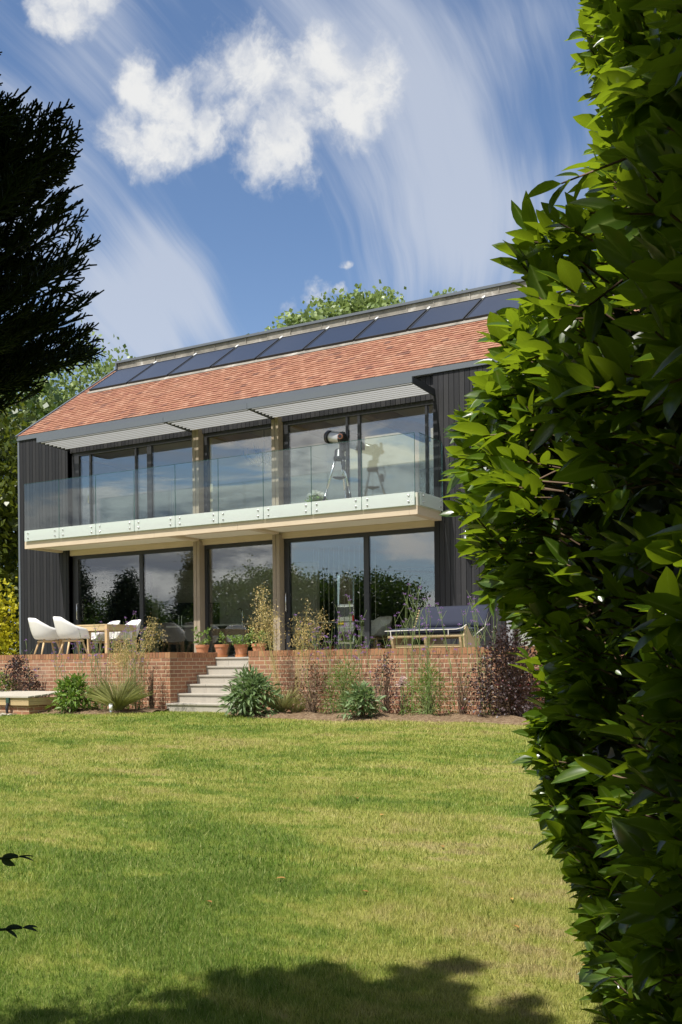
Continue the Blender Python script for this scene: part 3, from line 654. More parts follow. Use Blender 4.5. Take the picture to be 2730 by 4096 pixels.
# ------------------------------------------------------------------ ground, beds, terrace
def gz(y):
    return float(np.interp(y, [-900, -60, -30, 0, 14.2, 15.3, 17.3, 17.6, 27.5, 31, 60, 900], [-2, -2, -1.5, 0, .71, .71, .71, 1.6, 1.6, 2.3, 2.6, 3]))
ys = [-900, -60, -30, -12, -6, 0, 3, 6, 9, 12, 14.2, 15.3, 17.3, 17.6, 27.5, 31, 60, 900]; xs = [-900, -120, -60, -40, -30, -22, -18, -14, -10, -6, -2, 2, 8, 20, 60, 120, 900]
gv = [(x, y, gz(y)) for y in ys for x in xs]; nx = len(xs)
gf = [(j*nx+i, j*nx+i+1, (j+1)*nx+i+1, (j+1)*nx+i) for j in range(len(ys)-1) for i in range(nx-1)]
tag(mkobj('lawn', np.array(gv), gf, 'lawn'), kind='structure')
def edgeR(x): return 13.93 + .10*math.sin(x*1.7) + .05*math.sin(x*4.1+1) + (.9*max(0, 1-(x+10.75)/.9) if x < -9.85 else 0)*.55
def edgeL(x): return 13.80 + .12*math.sin(x*1.3+.5) + (.9*max(0, 1-(-12.45-x)/.8) if x > -13.25 else 0)*.9 - (.35 if x < -15.0 else 0)
def bed(x0, x1, edge):
    nxx, nyy = 90, 14; V = []; F = []
    for j in range(nyy+1):
        for i in range(nxx+1):
            x = x0+(x1-x0)*i/nxx; t = j/nyy; y = edge(x)*(1-t)+15.20*t
            z = gz(y) + (.012 + .05*math.sin(min(1, t*2.2)*math.pi/2) + .018*(math.sin(x*9+y*7)+math.sin(x*23+y*17)*.6)*min(1, t*4) if t > 0 else -.01); V.append((x, y, z))
    for j in range(nyy):
        for i in range(nxx): a = j*(nxx+1)+i; F.append((a, a+1, a+nxx+2, a+nxx+1))
    return tag(mkobj('soil', np.array(V), F, 'soil', smooth=True), kind='structure')
bed(-18.5, -12.46, edgeL); bed(-10.74, -2.5, edgeR)
SX0, SX1, SY = -12.5, -10.7, 15.10
mb = MB()
x = -19.0
def slabs(x0, x1, y0, y1):
    m_ = MB(); m_.box(x0, x1, y0, y1, 1.4, TZ-.03)
    j = 0; y = y0+.002
    while y < y1-.01:
        e = min(y+.45, y1); xx = x0+.002 - (.3 if j % 2 else 0)
        while xx < x1-.01:
            a = max(xx, x0); b = min(xx+.6, x1)
            if b-a > .02: m_.box(a, b-.004, y, e-.004, TZ-.028, TZ)
            xx += .6
        y = e; j += 1
    return m_
tag(slabs(-19.6, SX0-.22, 15.52, YF-.002).build('terrace', 'paving'), kind='structure')
tag(slabs(SX1+.22, -2.5, 15.52, YF-.002).build('terrace', 'paving'), kind='structure')
tag(slabs(SX0-.216, SX1+.216, 16.93, YF-.002).build('terrace', 'paving'), kind='structure')
st = thing('steps', (-11.6, SY, .7), 'flight of pale stone steps between the two brick garden walls', 'steps')
n_ = 6; h0 = .66; rise = (TZ-.70)/n_
for i in range(n_):
    y0 = SY+.30*i; z1 = .70+rise*(i+1); zb = .62 if i == 0 else z1-rise-.002
    m_ = MB(); a = SX0+.004 if i else SX0-.02; b_ = SX1-.004 if i else SX1+.02
    cuts = [a] + sorted(random.uniform(a+.25, b_-.25) for _ in range(1 if i else 2)) + [b_]
    for c0, c1 in zip(cuts, cuts[1:]): m_.box(c0, c1-.004, y0, 17.0 if i == n_-1 else y0+.36, zb, z1-.036)
    m_.build('riser', 'step', st)
    m_ = MB()
    for c0, c1 in zip(cuts, cuts[1:]): m_.box(c0, c1-.003, y0-.022, min(y0+.32, 16.925), z1-.034, z1)
    m_.build('tread', 'step', st, bevel=.004)
def brickwall(name, label, x0, x1, ret, side):
    w = thing(name, (x0 if side > 0 else x1, 15.18, .6), label, 'wall')
    m_ = MB(); m_.box(x0, x1, 15.18, 15.50, .55, 1.712)
    xr0, xr1 = (x1-.215, x1) if side < 0 else (x0, x0+.215)
    m_.box(xr0, xr1, 15.502, ret, .55, 1.712); m_.build('wall', 'brick', w)
    c = MB(); c.cur = .5; x = x0
    while x < x1-.02:
        c.cur = random.random(); e = min(x+.066, x1); dz = random.uniform(-.003, .003); c.box(x, e, 15.178+random.uniform(-.003, .003), 15.395, 1.722, 1.826+dz)
        x += .0757
    y = 15.40
    while y < ret-.02:
        c.cur = random.random(); c.box(xr0-(.004 if side > 0 else 0), xr1+(.004 if side < 0 else 0), y, min(y+.066, ret), 1.722, 1.826+random.uniform(-.003, .003)); y += .0757
    c.build('coping', 'coping', w)
    c = MB(); c.box(x0, x1-.001, 15.185, 15.39, 1.7125, 1.818); c.box(xr0+.006, xr1-.006, 15.392, ret-.003, 1.7125, 1.818); c.build('mortar_joint', 'mortar', w)
brickwall('brick_wall', 'red brick terrace wall left of the steps, behind the wooden cold frame', -19.2, SX0, 16.66, -1)
brickwall('brick_wall', 'red brick terrace wall right of the steps, below the navy daybed', SX1, -2.5, 16.66, 1)

# ------------------------------------------------------------------ terrace furniture
def shell_chair():
    t = thing('shell_chair', (0, 0, 0), 'x', 'chair', 'white shell chairs around the wooden table')
    nA, nV = 40, 14; V = []; F = []
    def hh(a):                                   # rim height round the shell, a = 0 at the back
        a = abs(a); return float(np.interp(a, [0, .6, 1.0, 1.45, 1.9, 2.25, 2.55, 3.15], [.43, .415, .325, .235, .20, .175, .02, -.02]))
    for i in range(nA):
        a = -math.pi + 2*math.pi*i/nA
        for j in range(nV+1):
            v = j/nV
            if v < .5: r_ = .23*(v/.5); z = .425-.02*(1-(v/.5)**2); k = 0
            else:
                q = (v-.5)/.5; r_ = .23+.075*math.sin(q*math.pi/2); z = .425+hh(a)*(1-math.cos(q*math.pi/2)); k = q
            ex = 1.0 + .06*math.cos(2*a)
            px = -math.sin(a)*r_*ex*1.0; py = -math.cos(a)*r_*(1.02)
            py -= .16*max(0, z-.425)*max(0, math.cos(a))
            V.append((px, py, z))
    for i in range(nA):
        for j in range(nV):
            a = i*(nV+1)+j; b = ((i+1) % nA)*(nV+1)+j; F.append((a, b, b+1, a+1))
    s = mkobj('shell', np.array(V), F, 'shell', t, smooth=True); m = s.modifiers.new('thickness', 'SOLIDIFY'); m.thickness = .012; m.offset = 0
    for sx in (-1, 1):
        for sy in (-1, 1):
            mb = MB(); mb.tube([(sx*.13, sy*.12, .405), (sx*.235, sy*.235, 0)], [.022, .014], 8); mb.build('leg', 'beech', t, smooth=True)
    mb = MB()
    for sx in (-1, 1): mb.bar((sx*.15, -.15, .37), (sx*.15, .15, .37), .024, .035)
    for sy in (-1, 1): mb.bar((-.15, sy*.15, .37), (.15, sy*.15, .37), .024, .034)
    mb.build('seat_frame', 'beech', t); return t
ch0 = shell_chair()
spots = [(-16.86, 16.34, -.42, 'white shell chair at the left end, farthest from the steps, its back towards the lawn'),
         (-16.02, 16.25, -.42, 'white shell chair with its back towards the lawn, beside the near left table leg'),
         (-16.72, 17.9, 2.85, 'white shell chair facing the lawn, half hidden behind the middle of the table'),
         (-16.0, 17.8, 2.85, 'white shell chair facing the lawn at the right end of the table'),
         (-10.87, 20.35, math.pi-.2, 'shell chair looking pale green indoors, seen through the right ground floor glass'),
         (-9.95, 20.75, math.pi+.4, 'shell chair indoors, almost hidden behind the navy daybed')]
for i, (x, y, a, lb) in enumerate(spots):
    o = ch0 if i == 0 else copy_tree(ch0)
    o.location = (x, y, TZ+(.006 if y > 19 else 0)); o.rotation_euler.z = a; o.scale = (1.1, 1.1, 1.06); o['label'] = lb
    if y > 19: o['group'] = 'shell chairs inside the house'
tb = thing('dining_table', (-16.0, 17.05, TZ), 'pale wooden garden table between the white shell chairs', 'table')
tx0, tx1, ty0, ty1 = -16.78, -15.36, 16.58, 17.52
mb = MB()
for k in range(8): mb.box(tx0+.002, tx1-.002, ty0+k*(ty1-ty0)/8+.002, ty0+(k+1)*(ty1-ty0)/8-.003, TZ+.715, TZ+.745)
mb.build('table_top', 'pine', tb)
mb = MB(); mb.box(tx0+.07, tx1-.07, ty0+.01, ty0+.035, TZ+.61, TZ+.713); mb.box(tx0+.07, tx1-.07, ty1-.035, ty1-.01, TZ+.61, TZ+.713); mb.box(tx0+.01, tx0+.035, ty0+.07, ty1-.07, TZ+.61, TZ+.713); mb.box(tx1-.035, tx1-.01, ty0+.07, ty1-.07, TZ+.61, TZ+.713); mb.build('apron', 'pine', tb)
for ax in (tx0, tx1-.07):
    for ay in (ty0, ty1-.07): mb = MB(); mb.box(ax, ax+.07, ay, ay+.07, TZ, TZ+.713); mb.build('leg', 'beech', tb, bevel=.004)
# daybed
db = thing('daybed', (-7.7, 16.6, TZ), 'wooden daybed with navy cushions piped in white on the terrace right of the steps', 'daybed')
dx0, dx1, dy0, dy1 = -8.42, -6.98, 16.2, 17.05
mb = MB(); mb.tube([(dx0, dy0+.03, TZ+.315), (dx1, dy0+.03, TZ+.315)], .028, 8); mb.box(dx0+.06, dx1, dy0+.10, dy0+.135, TZ+.12, TZ+.17); mb.box(dx0, dx1, dy1-.06, dy1-.02, TZ+.28, TZ+.33)
for k in range(9): mb.box(dx0+.02, dx1, dy0+.09+k*.085, dy0+.145+k*.085, TZ+.305, TZ+.325)
mb.build('seat_frame', 'pine', db, bevel=.004)
for sx in (dx0+.05, (dx0+dx1)/2-.02, dx1-.08):
    mb = MB(); mb.prism([(dy0+.01, TZ+.30), (dy0+.035, TZ+.20), (dy0+.12, TZ+.02), (dy0+.16, TZ), (dy1-.1, TZ), (dy1-.02, TZ+.1), (dy1, TZ+.30)], sx, sx+.045); mb.build('side_support', 'pine', db, bevel=.004)
mb = MB()                                        # curved plywood end
mb.prism([(dy0-.02, TZ+.31), (dy0+.02, TZ+.43), (dy0+.10, TZ+.50), (dy0+.22, TZ+.40), (dy0+.42, TZ+.22), (dy0+.50, TZ), (dy0+.12, TZ), (dy0+.02, TZ+.12)], dx1+.005, dx1+.035); mb.build('end_panel', 'pine', db, bevel=.004)
def cushion(mb, pts, wth):
    pass
mb = MB(); n1 = 14
def slabcush(mb, o, u, v, w, nu=12, nv=8, puff=.35):
    o, u, v, w = map(Vector, (o, u, v, w)); V = []; F = []
    for s_ in (0, 1):
        for i in range(nu+1):
            for j in range(nv+1):
                a, b = i/nu, j/nv; e = min(1, 6*min(a, 1-a, b, 1-b)); k = math.sin(e*math.pi/2)
                hgt = .5 + (s_-.5)*(puff+(1-puff)*k); V.append(o+u*a+v*b+w*hgt)
    M_ = (nu+1)*(nv+1)
    for i in range(nu):
        for j in range(nv):
            a = i*(nv+1)+j; F.append((a, a+nv+1, a+nv+2, a+1)); F.append((M_+a, M_+a+1, M_+a+nv+2, M_+a+nv+1))
    for i in range(nu):
        for j in (0, nv): a = i*(nv+1)+j; F.append((a, M_+a, M_+a+nv+1, a+nv+1))
    for j in range(nv):
        for i in (0, nu): a = i*(nv+1)+j; F.append((a, a+1, M_+a+1, M_+a))
    mb.add(V, F)
slabcush(mb, (dx0-.03, dy0-.03, TZ+.345), (dx1-dx0+.06, 0, 0), (0, .80, .03), (0, 0, .115)); sc_ = mb.build('seat_cushion', 'navy', db, smooth=True)
mb = MB(); mb.tube([(dx0-.03, dy0-.035, TZ+.415), (dx0+.5, dy0-.035, TZ+.42), (dx1-.1, dy0-.035, TZ+.42), (dx1, dy0-.03, TZ+.44), (dx1+.03, dy0+.1, TZ+.50)], .008, 6)
mb.tube([(dx0+.08, dy0-.037, TZ+.415), (dx0+.09, dy0-.03, TZ+.30), (dx0+.14, dy0-.03, TZ+.285)], .008, 5); mb.tube([(dx1-.25, dy0-.037, TZ+.415), (dx1-.25, dy0-.035, TZ+.33)], .007, 5); mb.build('piping', 'cord', sc_)
mb = MB(); slabcush(mb, (dx0+.22, dy1-.12, TZ+.45), (dx1-dx0-.10, 0, 0), (0, .26, .385), (0, -.10, .06)); bc = mb.build('back_cushion', 'navy', db, smooth=True)
mb = MB(); b0 = (dx0+.22, dy1-.16, TZ+.47); b1 = (dx0+.225, dy1+.09, TZ+.865); b2 = (dx1+.115, dy1+.09, TZ+.865); b3 = (dx1+.12, dy1-.16, TZ+.47)
mb.tube([b0, b1, b2, b3, (dx1+.0, dy1-.4, TZ+.3)], .008, 6); mb.build('piping', 'cord', bc)
mb = MB()
for k in range(8): t = k/8+.03; mb.bar((dx0+.12, dy1-.06+.26*t, TZ+.44+.40*t), (dx1+.04, dy1-.06+.26*t, TZ+.44+.40*t), .022, .036, (0, -.55, .83))
mb.build('back_slats', 'pine', db)
# potted tomatoes
def pot(x, y, lb, kind, seed):
    t = thing('potted_plant', (x, y, TZ), lb, 'potted plant', 'terracotta pots at the top of the steps')
    r_ = np.random.default_rng(seed)
    mb = MB(); mb.lathe([(.105, .0), (.118, .0), (.126, .052), (.118, .052), (.115, .02), (.0, .02)], (x, y, TZ), 24); mb.build('saucer', 'saucer', t, smooth=False)
    mb = MB(); mb.lathe([(.0, .022), (.100, .022), (.131, .205), (.142, .207), (.148, .262), (.138, .264), (.132, .235), (.0, .23)], (x, y, TZ), 28); mb.build('pot', 'terracotta', t)
    A = []; B = []; P = []; D = []; Nn = []; Ls = []
    for k in range(kind[0]):
        a = r_.random()*6.28; h = kind[1]*(.6+.5*r_.random()); p = np.array([x+.04*math.cos(a), y+.04*math.sin(a), TZ+.23]); tip = p+np.array([kind[2]*math.cos(a), kind[2]*math.sin(a), h])
        for q in range(4):
            s0 = p+(tip-p)*(q/4); s1 = p+(tip-p)*((q+1)/4); A.append(s0); B.append(s1)
            for _ in range(kind[3]):
                d = unit(r_.normal(size=3)+np.array([0, 0, .1])); e = s1+d*.09; A.append(s1); B.append(e)
                for w in range(5): P.append(s1+d*.09*(.35+.16*w)); D.append(unit(d+r_.normal(size=3)*.7+np.array([0, 0, -.5]))); Nn.append(unit(r_.normal(size=3)*.5+np.array([0, 0, 1]))); Ls.append(.035+.03*r_.random())
    foliage('stem', segs(A, B, .004, .003), 'stem', t)
    foliage('leaves', leaves(np.array(P), np.array(D), np.array(Nn), np.array(Ls), np.array(Ls)*.30, T_L3), 'bed', t)
pot(-13.14, 17.0, 'terracotta pot behind the brick return, with a leggy trailing plant against the timber post', (5, .30, .09, 2), 1)
pot(-12.66, 17.02, 'terracotta pot on a saucer with one thin upright seedling', (1, .34, .01, 3), 2)
pot(-12.16, 17.0, 'terracotta pot on a saucer with a wide drooping bright green plant', (6, .22, .16, 3), 3)
pot(-11.71, 16.98, 'terracotta pot with a bushy plant, tucked behind the right wall end', (5, .26, .10, 4), 4)
# telescope on the balcony
DZ = 4.662
tx, ty = -10.66, 18.45
te = thing('telescope', (tx, ty, DZ), 'short fat telescope on a silver tripod on the balcony', 'telescope')
feet = [(-11.07, 18.32), (-10.25, 18.28), (-10.72, 18.88)]
for fx, fy in feet:
    hub = Vector((tx+(fx-tx)*.22, ty+(fy-ty)*.22, 5.80)); ft = Vector((fx, fy, DZ)); mid = hub.lerp(ft, .52)
    mb = MB(); mb.tube([hub, mid], .020, 10); mb.tube([mid, ft], .013, 8); lg = mb.build('leg', 'steel', te, smooth=True)
    mb = MB(); mb.tube([hub.lerp(ft, .66), hub.lerp(ft, .78)], .026, 8); mb.build('clamp', 'black', lg)
mb = MB(); mb.lathe([(.0, .0), (.16, .0), (.17, .02), (.16, .035), (.0, .035)], (tx, ty, 5.40), 3); mb.build('tray', 'black', te)
mb = MB(); mb.lathe([(.0, 0), (.12, 0), (.13, .03), (.13, .07), (.11, .09), (.10, .20), (.075, .23), (.0, .24)], (tx, ty, 5.78), 20); mb.build('mount_base', 'black', te, smooth=True)
mb = MB(); mb.hexa([(tx+.02, ty-.07, 5.95), (tx+.13, ty-.07, 5.95), (tx+.13, ty+.07, 5.95), (tx+.02, ty+.07, 5.95), (tx+.03, ty-.05, 6.36), (tx+.12, ty-.05, 6.36), (tx+.12, ty+.05, 6.36), (tx+.03, ty+.05, 6.36)]); mb.build('fork_arm', 'black', te, bevel=.02)
ax = (Vector((-.86, .30, .24))).normalized(); c0 = Vector((tx-.07, ty, 6.25))
mb = MB(); mb.tube([c0-ax*.16, c0+ax*.17], .105, 24); tube = mb.build('tube', 'pearl', te, smooth=False)
mb = MB(); mb.tube([c0+ax*.17, c0+ax*.175, c0+ax*.26, c0+ax*.275], [.10, .135, .135, .12], 24); mb.build('corrector_ring', 'black', tube)
mb = MB(); mb.tube([c0-ax*.16, c0-ax*.18, c0-ax*.24, c0-ax*.25], [.107, .115, .11, .07], 24); mb.build('rear_cell', 'black', tube)
rg = c0-ax*.19+Vector((.02, -.10, .02)); mb = MB(); mb.tube([rg, rg+Vector((.01, -.05, 0))], .055, 20); mb.build('arm_joint', 'copper', te); mb = MB(); mb.tube([rg+Vector((.01, -.051, 0)), rg+Vector((.012, -.058, 0))], .04, 16); mb.build('joint_cap', 'black', te)
mb = MB(); mb.tube([c0-ax*.12+Vector((0, -.03, .115)), c0+ax*.13+Vector((0, -.03, .115))], .018, 8); mb.build('finder_rail', 'alu', tube)
mb = MB(); mb.box(tx+.19, tx+.235, ty-.05, ty+.02, 6.22, 6.38); mb.build('eyepiece', 'black', te, bevel=.008)
mb = MB(); mb.tube([(tx+.12, ty-.1, 5.84), (tx+.20, ty-.12, 5.90), (tx+.25, ty-.12, 5.70), (tx+.21, ty-.1, 5.5), (tx+.17, ty-.1, 5.62)], .008, 6); mb.box(tx+.13, tx+.2, ty-.14, ty-.10, 5.55, 5.72); mb.build('hand_control', 'black', te)
# white flowers on the balcony
fp = thing('flower_pot', (-11.22, 18.4, DZ), 'dark pot of round white flowers on the balcony by the telescope', 'potted plant')
mb = MB(); mb.lathe([(.0, 0), (.09, 0), (.125, .25), (.115, .25), (.0, .23)], (-11.22, 18.4, DZ), 20); mb.build('pot', 'black', fp)
P = []; 
for k in range(16):
    a = rng.random()*6.28; q = .15*math.sqrt(rng.random()); P.append((-11.22+q*math.cos(a), 18.4+q*math.sin(a), DZ+.50-.5*q+.03*rng.random()))
P = np.array(P); Q = np.repeat(P, 60, 0)+rng.normal(size=(len(P)*60, 3))*.018; d = unit(Q-np.repeat(P, 60, 0)+np.array([0, 0, .01]))
foliage('petals', leaves(Q, d, rdir(len(Q)), .02, .008, T_DIA), 'whitefl', fp)
foliage('stem', segs(np.repeat([[-11.22, 18.4, DZ+.2]], 16, 0), P, .003, .002), 'stem', fp)
Q = np.array([-11.22, 18.4, DZ+.33])+rng.normal(size=(300, 3))*np.array([.07, .07, .05]); foliage('leaves', leaves(Q, rdir(300), rdir(300), .06, .018, T_L3), 'bed', fp)

# ------------------------------------------------------------------ cold frame, small things in the beds
cf = thing('cold_frame', (-15.6, 13.7, .70), 'low brick cold frame with a weathered slatted wooden lid by the left wall', 'cold frame')
m_ = MB(); m_.box(-17.2, -14.66, 13.72, 14.6, .60, .855); m_.build('brick_base', 'brick', cf)
for zz in (.858, .930):
    m_ = MB(); m_.box(-17.24, -14.62, 13.67, 13.70, zz, zz+.068); m_.box(-14.65, -14.62, 13.702, 14.64, zz, zz+.068); m_.build('side_board', 'pine', cf)
m_ = MB()
for k in range(6): m_.hexa([(-17.26, 13.64+k*.17, 1.002+k*.012), (-14.60, 13.64+k*.17, 1.002+k*.012), (-14.60, 13.79+k*.17, 1.012+k*.012), (-17.26, 13.79+k*.17, 1.012+k*.012), (-17.26, 13.64+k*.17, 1.028+k*.012), (-14.60, 13.64+k*.17, 1.028+k*.012), (-14.60, 13.79+k*.17, 1.038+k*.012), (-17.26, 13.79+k*.17, 1.038+k*.012)])
m_.build('lid', 'board', cf)
sp_ = thing('hose_pipe', (-15.14, 13.62, .70), 'short green and black hose end clipped to the front of the cold frame', 'hose')
m_ = MB(); m_.box(-15.18, -15.10, 13.63, 13.668, .90, 1.0); m_.build('bracket', 'hose', sp_)
m_ = MB(); m_.tube([(-15.14, 13.645, .90), (-15.14, 13.62, .80), (-15.13, 13.62, .70)], [.03, .028, .02], 8); m_.build('hose', 'hosegrey', sp_)
rock0 = None
for k in range(22):
    x = random.uniform(-16.4, -14.7); y = random.uniform(13.35, 13.66); s = random.uniform(.03, .085)
    if rock0 is None or k % 4 == 0:
        m_ = MB(); m_.ball((0, 0, 0), 1, 9, 7)
        m_.v = [tuple(np.array(v)*(1+.35*(random.random()-.5))) for v in m_.v]; rock0 = m_.build('stone', 'rubble', loc=(0, 0, 0)); o = rock0
    else: o = rock0.copy(); COL.objects.link(o)
    o.location = (x, y, gz(y)+s*.22); o.scale = (s*1.3, s, s*.55); o.rotation_euler = (random.random()*.4, random.random()*.4, random.random()*6.28)
    tag(o, 'pale rough stone among the rubble at the foot of the cold frame', 'stone', 'pale rubble stones in front of the cold frame')
bl = thing('garden_light', (-12.77, 13.86, .69), 'small white bollard light at the edge of the lawn by the grass clump', 'light')
m_ = MB(); m_.lathe([(.016, 0), (.016, .06), (.028, .10)], (-12.77, 13.86, .69), 12); m_.build('post', 'steel', bl, smooth=True)
m_ = MB(); m_.lathe([(.030, .10), (.032, .205), (.0, .206)], (-12.77, 13.86, .69), 14); m_.build('lens', 'white', bl, smooth=True)
m_ = MB(); m_.lathe([(.036, .207), (.036, .222), (.0, .224)], (-12.77, 13.86, .69), 14); m_.build('cap', 'steel', bl)
# fallen leaves
for la, fd in ((1.08, 4.55), (.68, 7.0), (.13, 9.0), (.10, 5.95), (-.78, 5.85), (.92, 5.7), (.30, 8.2), (.85, 5.2), (-.35, 6.3)):
    p = lf(la, fd, 0); a = random.random()*6.28; s = random.uniform(.028, .042); z = gz(p[1])+.022
    V, F, lv = leaves(np.array([[p[0], p[1], z]]), np.array([[math.cos(a), math.sin(a), .12]]), np.array([[.2, .1, 1]]), s*1.6, s*.42, T_L5)
    tag(mkobj('fallen_leaf', V, F, 'fallen', None, (p[0], p[1], z), lv=lv), 'small dry orange leaf lying on the lawn', 'leaf', 'dry leaves fallen on the lawn')
# car on the drive behind the house
car = thing('parked_car', (-19.3, 35.2, 2.34), 'silver hatchback with a yellow rear plate, seen through the back of the house', 'car')
def carbody():
    cx, cy, z0 = -19.3, 35.2, 2.34
    prof = [(-2.0, .35), (-2.05, .62), (-1.98, .95), (-1.75, 1.40), (-1.4, 1.47), (.1, 1.45), (.95, 1.0), (1.95, .85), (2.05, .55), (2.0, .3)]
    m_ = MB(); m_.prism([(cy+y, z0+z) for y, z in prof], cx-.84, cx+.84); m_.build('body', 'pearl', car, bevel=.09)
    m_ = MB(); m_.hexa([(cx-.62, cy-1.99, z0+.98), (cx+.62, cy-1.99, z0+.98), (cx+.62, cy-1.9, z0+.98), (cx-.62, cy-1.9, z0+.98), (cx-.52, cy-1.80, z0+1.34), (cx+.52, cy-1.80, z0+1.34), (cx+.52, cy-1.70, z0+1.34), (cx-.52, cy-1.70, z0+1.34)]); m_.build('rear_window', 'black', car)
    m_ = MB(); m_.box(cx-.27, cx+.27, cy-2.075, cy-2.05, z0+.68, z0+.80); m_.build('number_plate', numplate, car)
    for s_ in (-1, 1):
        m_ = MB(); m_.box(cx+s_*.72-.10, cx+s_*.72+.10, cy-2.05, cy-1.9, z0+.78, z0+1.0); m_.build('tail_light', redl, car)
        for wy in (-1.3, 1.35): m_ = MB(); m_.tube([(cx+s_*.66, cy+wy, z0+.31), (cx+s_*.86, cy+wy, z0+.31)], .31, 20); m_.build('wheel', 'black', car)
    m_ = MB(); m_.box(cx-.80, cx+.80, cy-2.10, cy-1.95, z0+.38, z0+.58); m_.build('bumper', 'alu', car, bevel=.03)
numplate = paint('yellow_plate', (.75, .55, .04), .02, 4, .5); redl = paint('red_lens', (.4, .02, .02), .02, 4, .2)
carbody()
m_ = MB(); m_.add([(-30, 29.5, gz(29.5)+.012), (-8, 29.5, gz(29.5)+.012), (-8, 31, 2.312), (-30, 31, 2.312), (-8, 40, gz(40)+.012), (-30, 40, gz(40)+.012)], [(0, 1, 2, 3), (3, 2, 4, 5)]); tag(m_.build('drive', 'asphalt'), kind='structure')

# ------------------------------------------------------------------ plants in the beds
def bz(y): return gz(y)+.05
def verbena(x, y, h, n, lb, spread=.25, seed=0, base=None):
    r_ = np.random.default_rng(seed+100); z = bz(y); t = thing('verbena', (x, y, z), lb, 'plant', 'purple verbenas in front of the terrace walls')
    A, B, ra, rb = [], [], [], []; H = []; LP, LD = [], []
    for k in range(n):
        a = r_.random()*6.28; b0 = np.array([x+.05*math.cos(a), y+.05*math.sin(a), z-.01]); hh = h*(.72+.34*r_.random()); sp = spread*(.3+r_.random())
        top = b0+np.array([sp*math.cos(a)*1.1, sp*.45*math.sin(a)-.05, hh]); m = b0*.5+top*.5+np.array([r_.normal()*.03, r_.normal()*.03, 0])
        A += [b0, m]; B += [m, top]; ra += [.006, .0045]; rb += [.0045, .003]; H.append(top)
        for q in np.linspace(.30, .93, 5):
            s0 = b0+(m-b0)*min(1, q*2) if q < .5 else m+(top-m)*(q*2-1)
            for s_ in (-1, 1):
                if r_.random() < (.25 if q < .5 else .72):
                    u = r_.random()*6.28; l_ = (.16+.2*r_.random())*(1.1-q*.4)*(h/1.5); e = s0+np.array([s_*math.cos(u*.3)*l_*.55, .3*math.sin(u)*l_, l_])
                    A.append(s0); B.append(e); ra.append(.0034); rb.append(.0022)
                    if q > .42: H.append(e)
                elif q < .6:
                    LP.append(s0); LD.append([s_, r_.normal()*.5, .25])
    sg = segs(np.array(A), np.array(B), np.array(ra), np.array(rb)); foliage('stem', sg, 'stem', t)
    H = np.array(H); H = H[r_.random(len(H)) < .62]; m_ = 18; P = np.repeat(H, m_, 0)+r_.normal(size=(len(H)*m_, 3))*np.array([.012, .012, .007]); D = unit(P-np.repeat(H, m_, 0)+np.array([0, 0, .012]))
    for q in range(len(H)):
        u = slice(q*m_, (q+1)*m_); foliage('flower_head', leaves(P[u], D[u], r_.normal(size=(m_, 3)), .013, .0055, T_DIA), 'verbena', t)
    b_ = 40*n//4; bp = np.array([x, y, z])+np.abs(r_.normal(size=(b_, 3)))*np.array([.0, .0, .16])+r_.normal(size=(b_, 3))*np.array([.10, .08, 0])
    LP = np.array(LP).reshape(-1, 3); LD = np.array(LD).reshape(-1, 3)
    P = np.concatenate([LP, bp]); D = np.concatenate([LD, r_.normal(size=(b_, 3))+np.array([0, 0, .7])])
    foliage('leaves', leaves(P, D, r_.normal(size=P.shape)*.4+np.array([0, 0, 1]), .07, .009, T_L3), 'bed', t)
def stipa(x, y, h, lb, lean, nst=14, tuft=260, seed=0, tl=.62):
    r_ = np.random.default_rng(seed+300); z = bz(y); t = thing('golden_oat_grass', (x, y, z), lb, 'grass clump', 'golden oat grasses in the beds')
    n = tuft; a = r_.random(n)*6.28; q = r_.random(n); P = np.column_stack([x+.06*np.cos(a), y+.06*np.sin(a), np.full(n, z)]); tilt = .08+1.1*q
    D = np.column_stack([np.cos(a)*tilt, np.sin(a)*tilt, np.ones(n)*1.0]); Nn = np.column_stack([-np.cos(a), -np.sin(a), tilt+.3])
    foliage('blades', leaves(P, D, Nn, tl*(.6+.5*r_.random(n)), .0042, template(4, .1, .55)), 'grassy', t)
    A, B, ra, rb = [], [], [], []; S = []; SD = []
    for k in range(nst):
        f = lean[k % len(lean)]; b0 = np.array([x+r_.normal()*.04, y+r_.normal()*.04, z]); top = np.array([f[0]+r_.normal()*.10, f[1]+r_.normal()*.08, z+h*f[2]*(.88+.2*r_.random())])
        m = b0*.45+top*.55+np.array([0, 0, .06]); A += [b0, m]; B += [m, top]; ra += [.0042, .003]; rb += [.003, .0012]
        for j in range(80):
            u = .35+.65*r_.random(); s0 = m+(top-m)*u; o = r_.normal(size=3)*np.array([.095, .08, .06])*(1.3-u*.55); o[2] -= .02; e = s0+o
            if r_.random() < .5: A.append(s0); B.append(e); ra.append(.0009); rb.append(.0006)
            S.append(e); SD.append([r_.normal()*.5, r_.normal()*.5, -1+.7*r_.normal()])
    foliage('stem', segs(np.array(A), np.array(B), np.array(ra), np.array(rb)), 'straw', t)
    S = np.array(S); foliage('seed_heads', leaves(S, np.array(SD), r_.normal(size=S.shape), .030, .0075, T_DIA), 'seed', t)
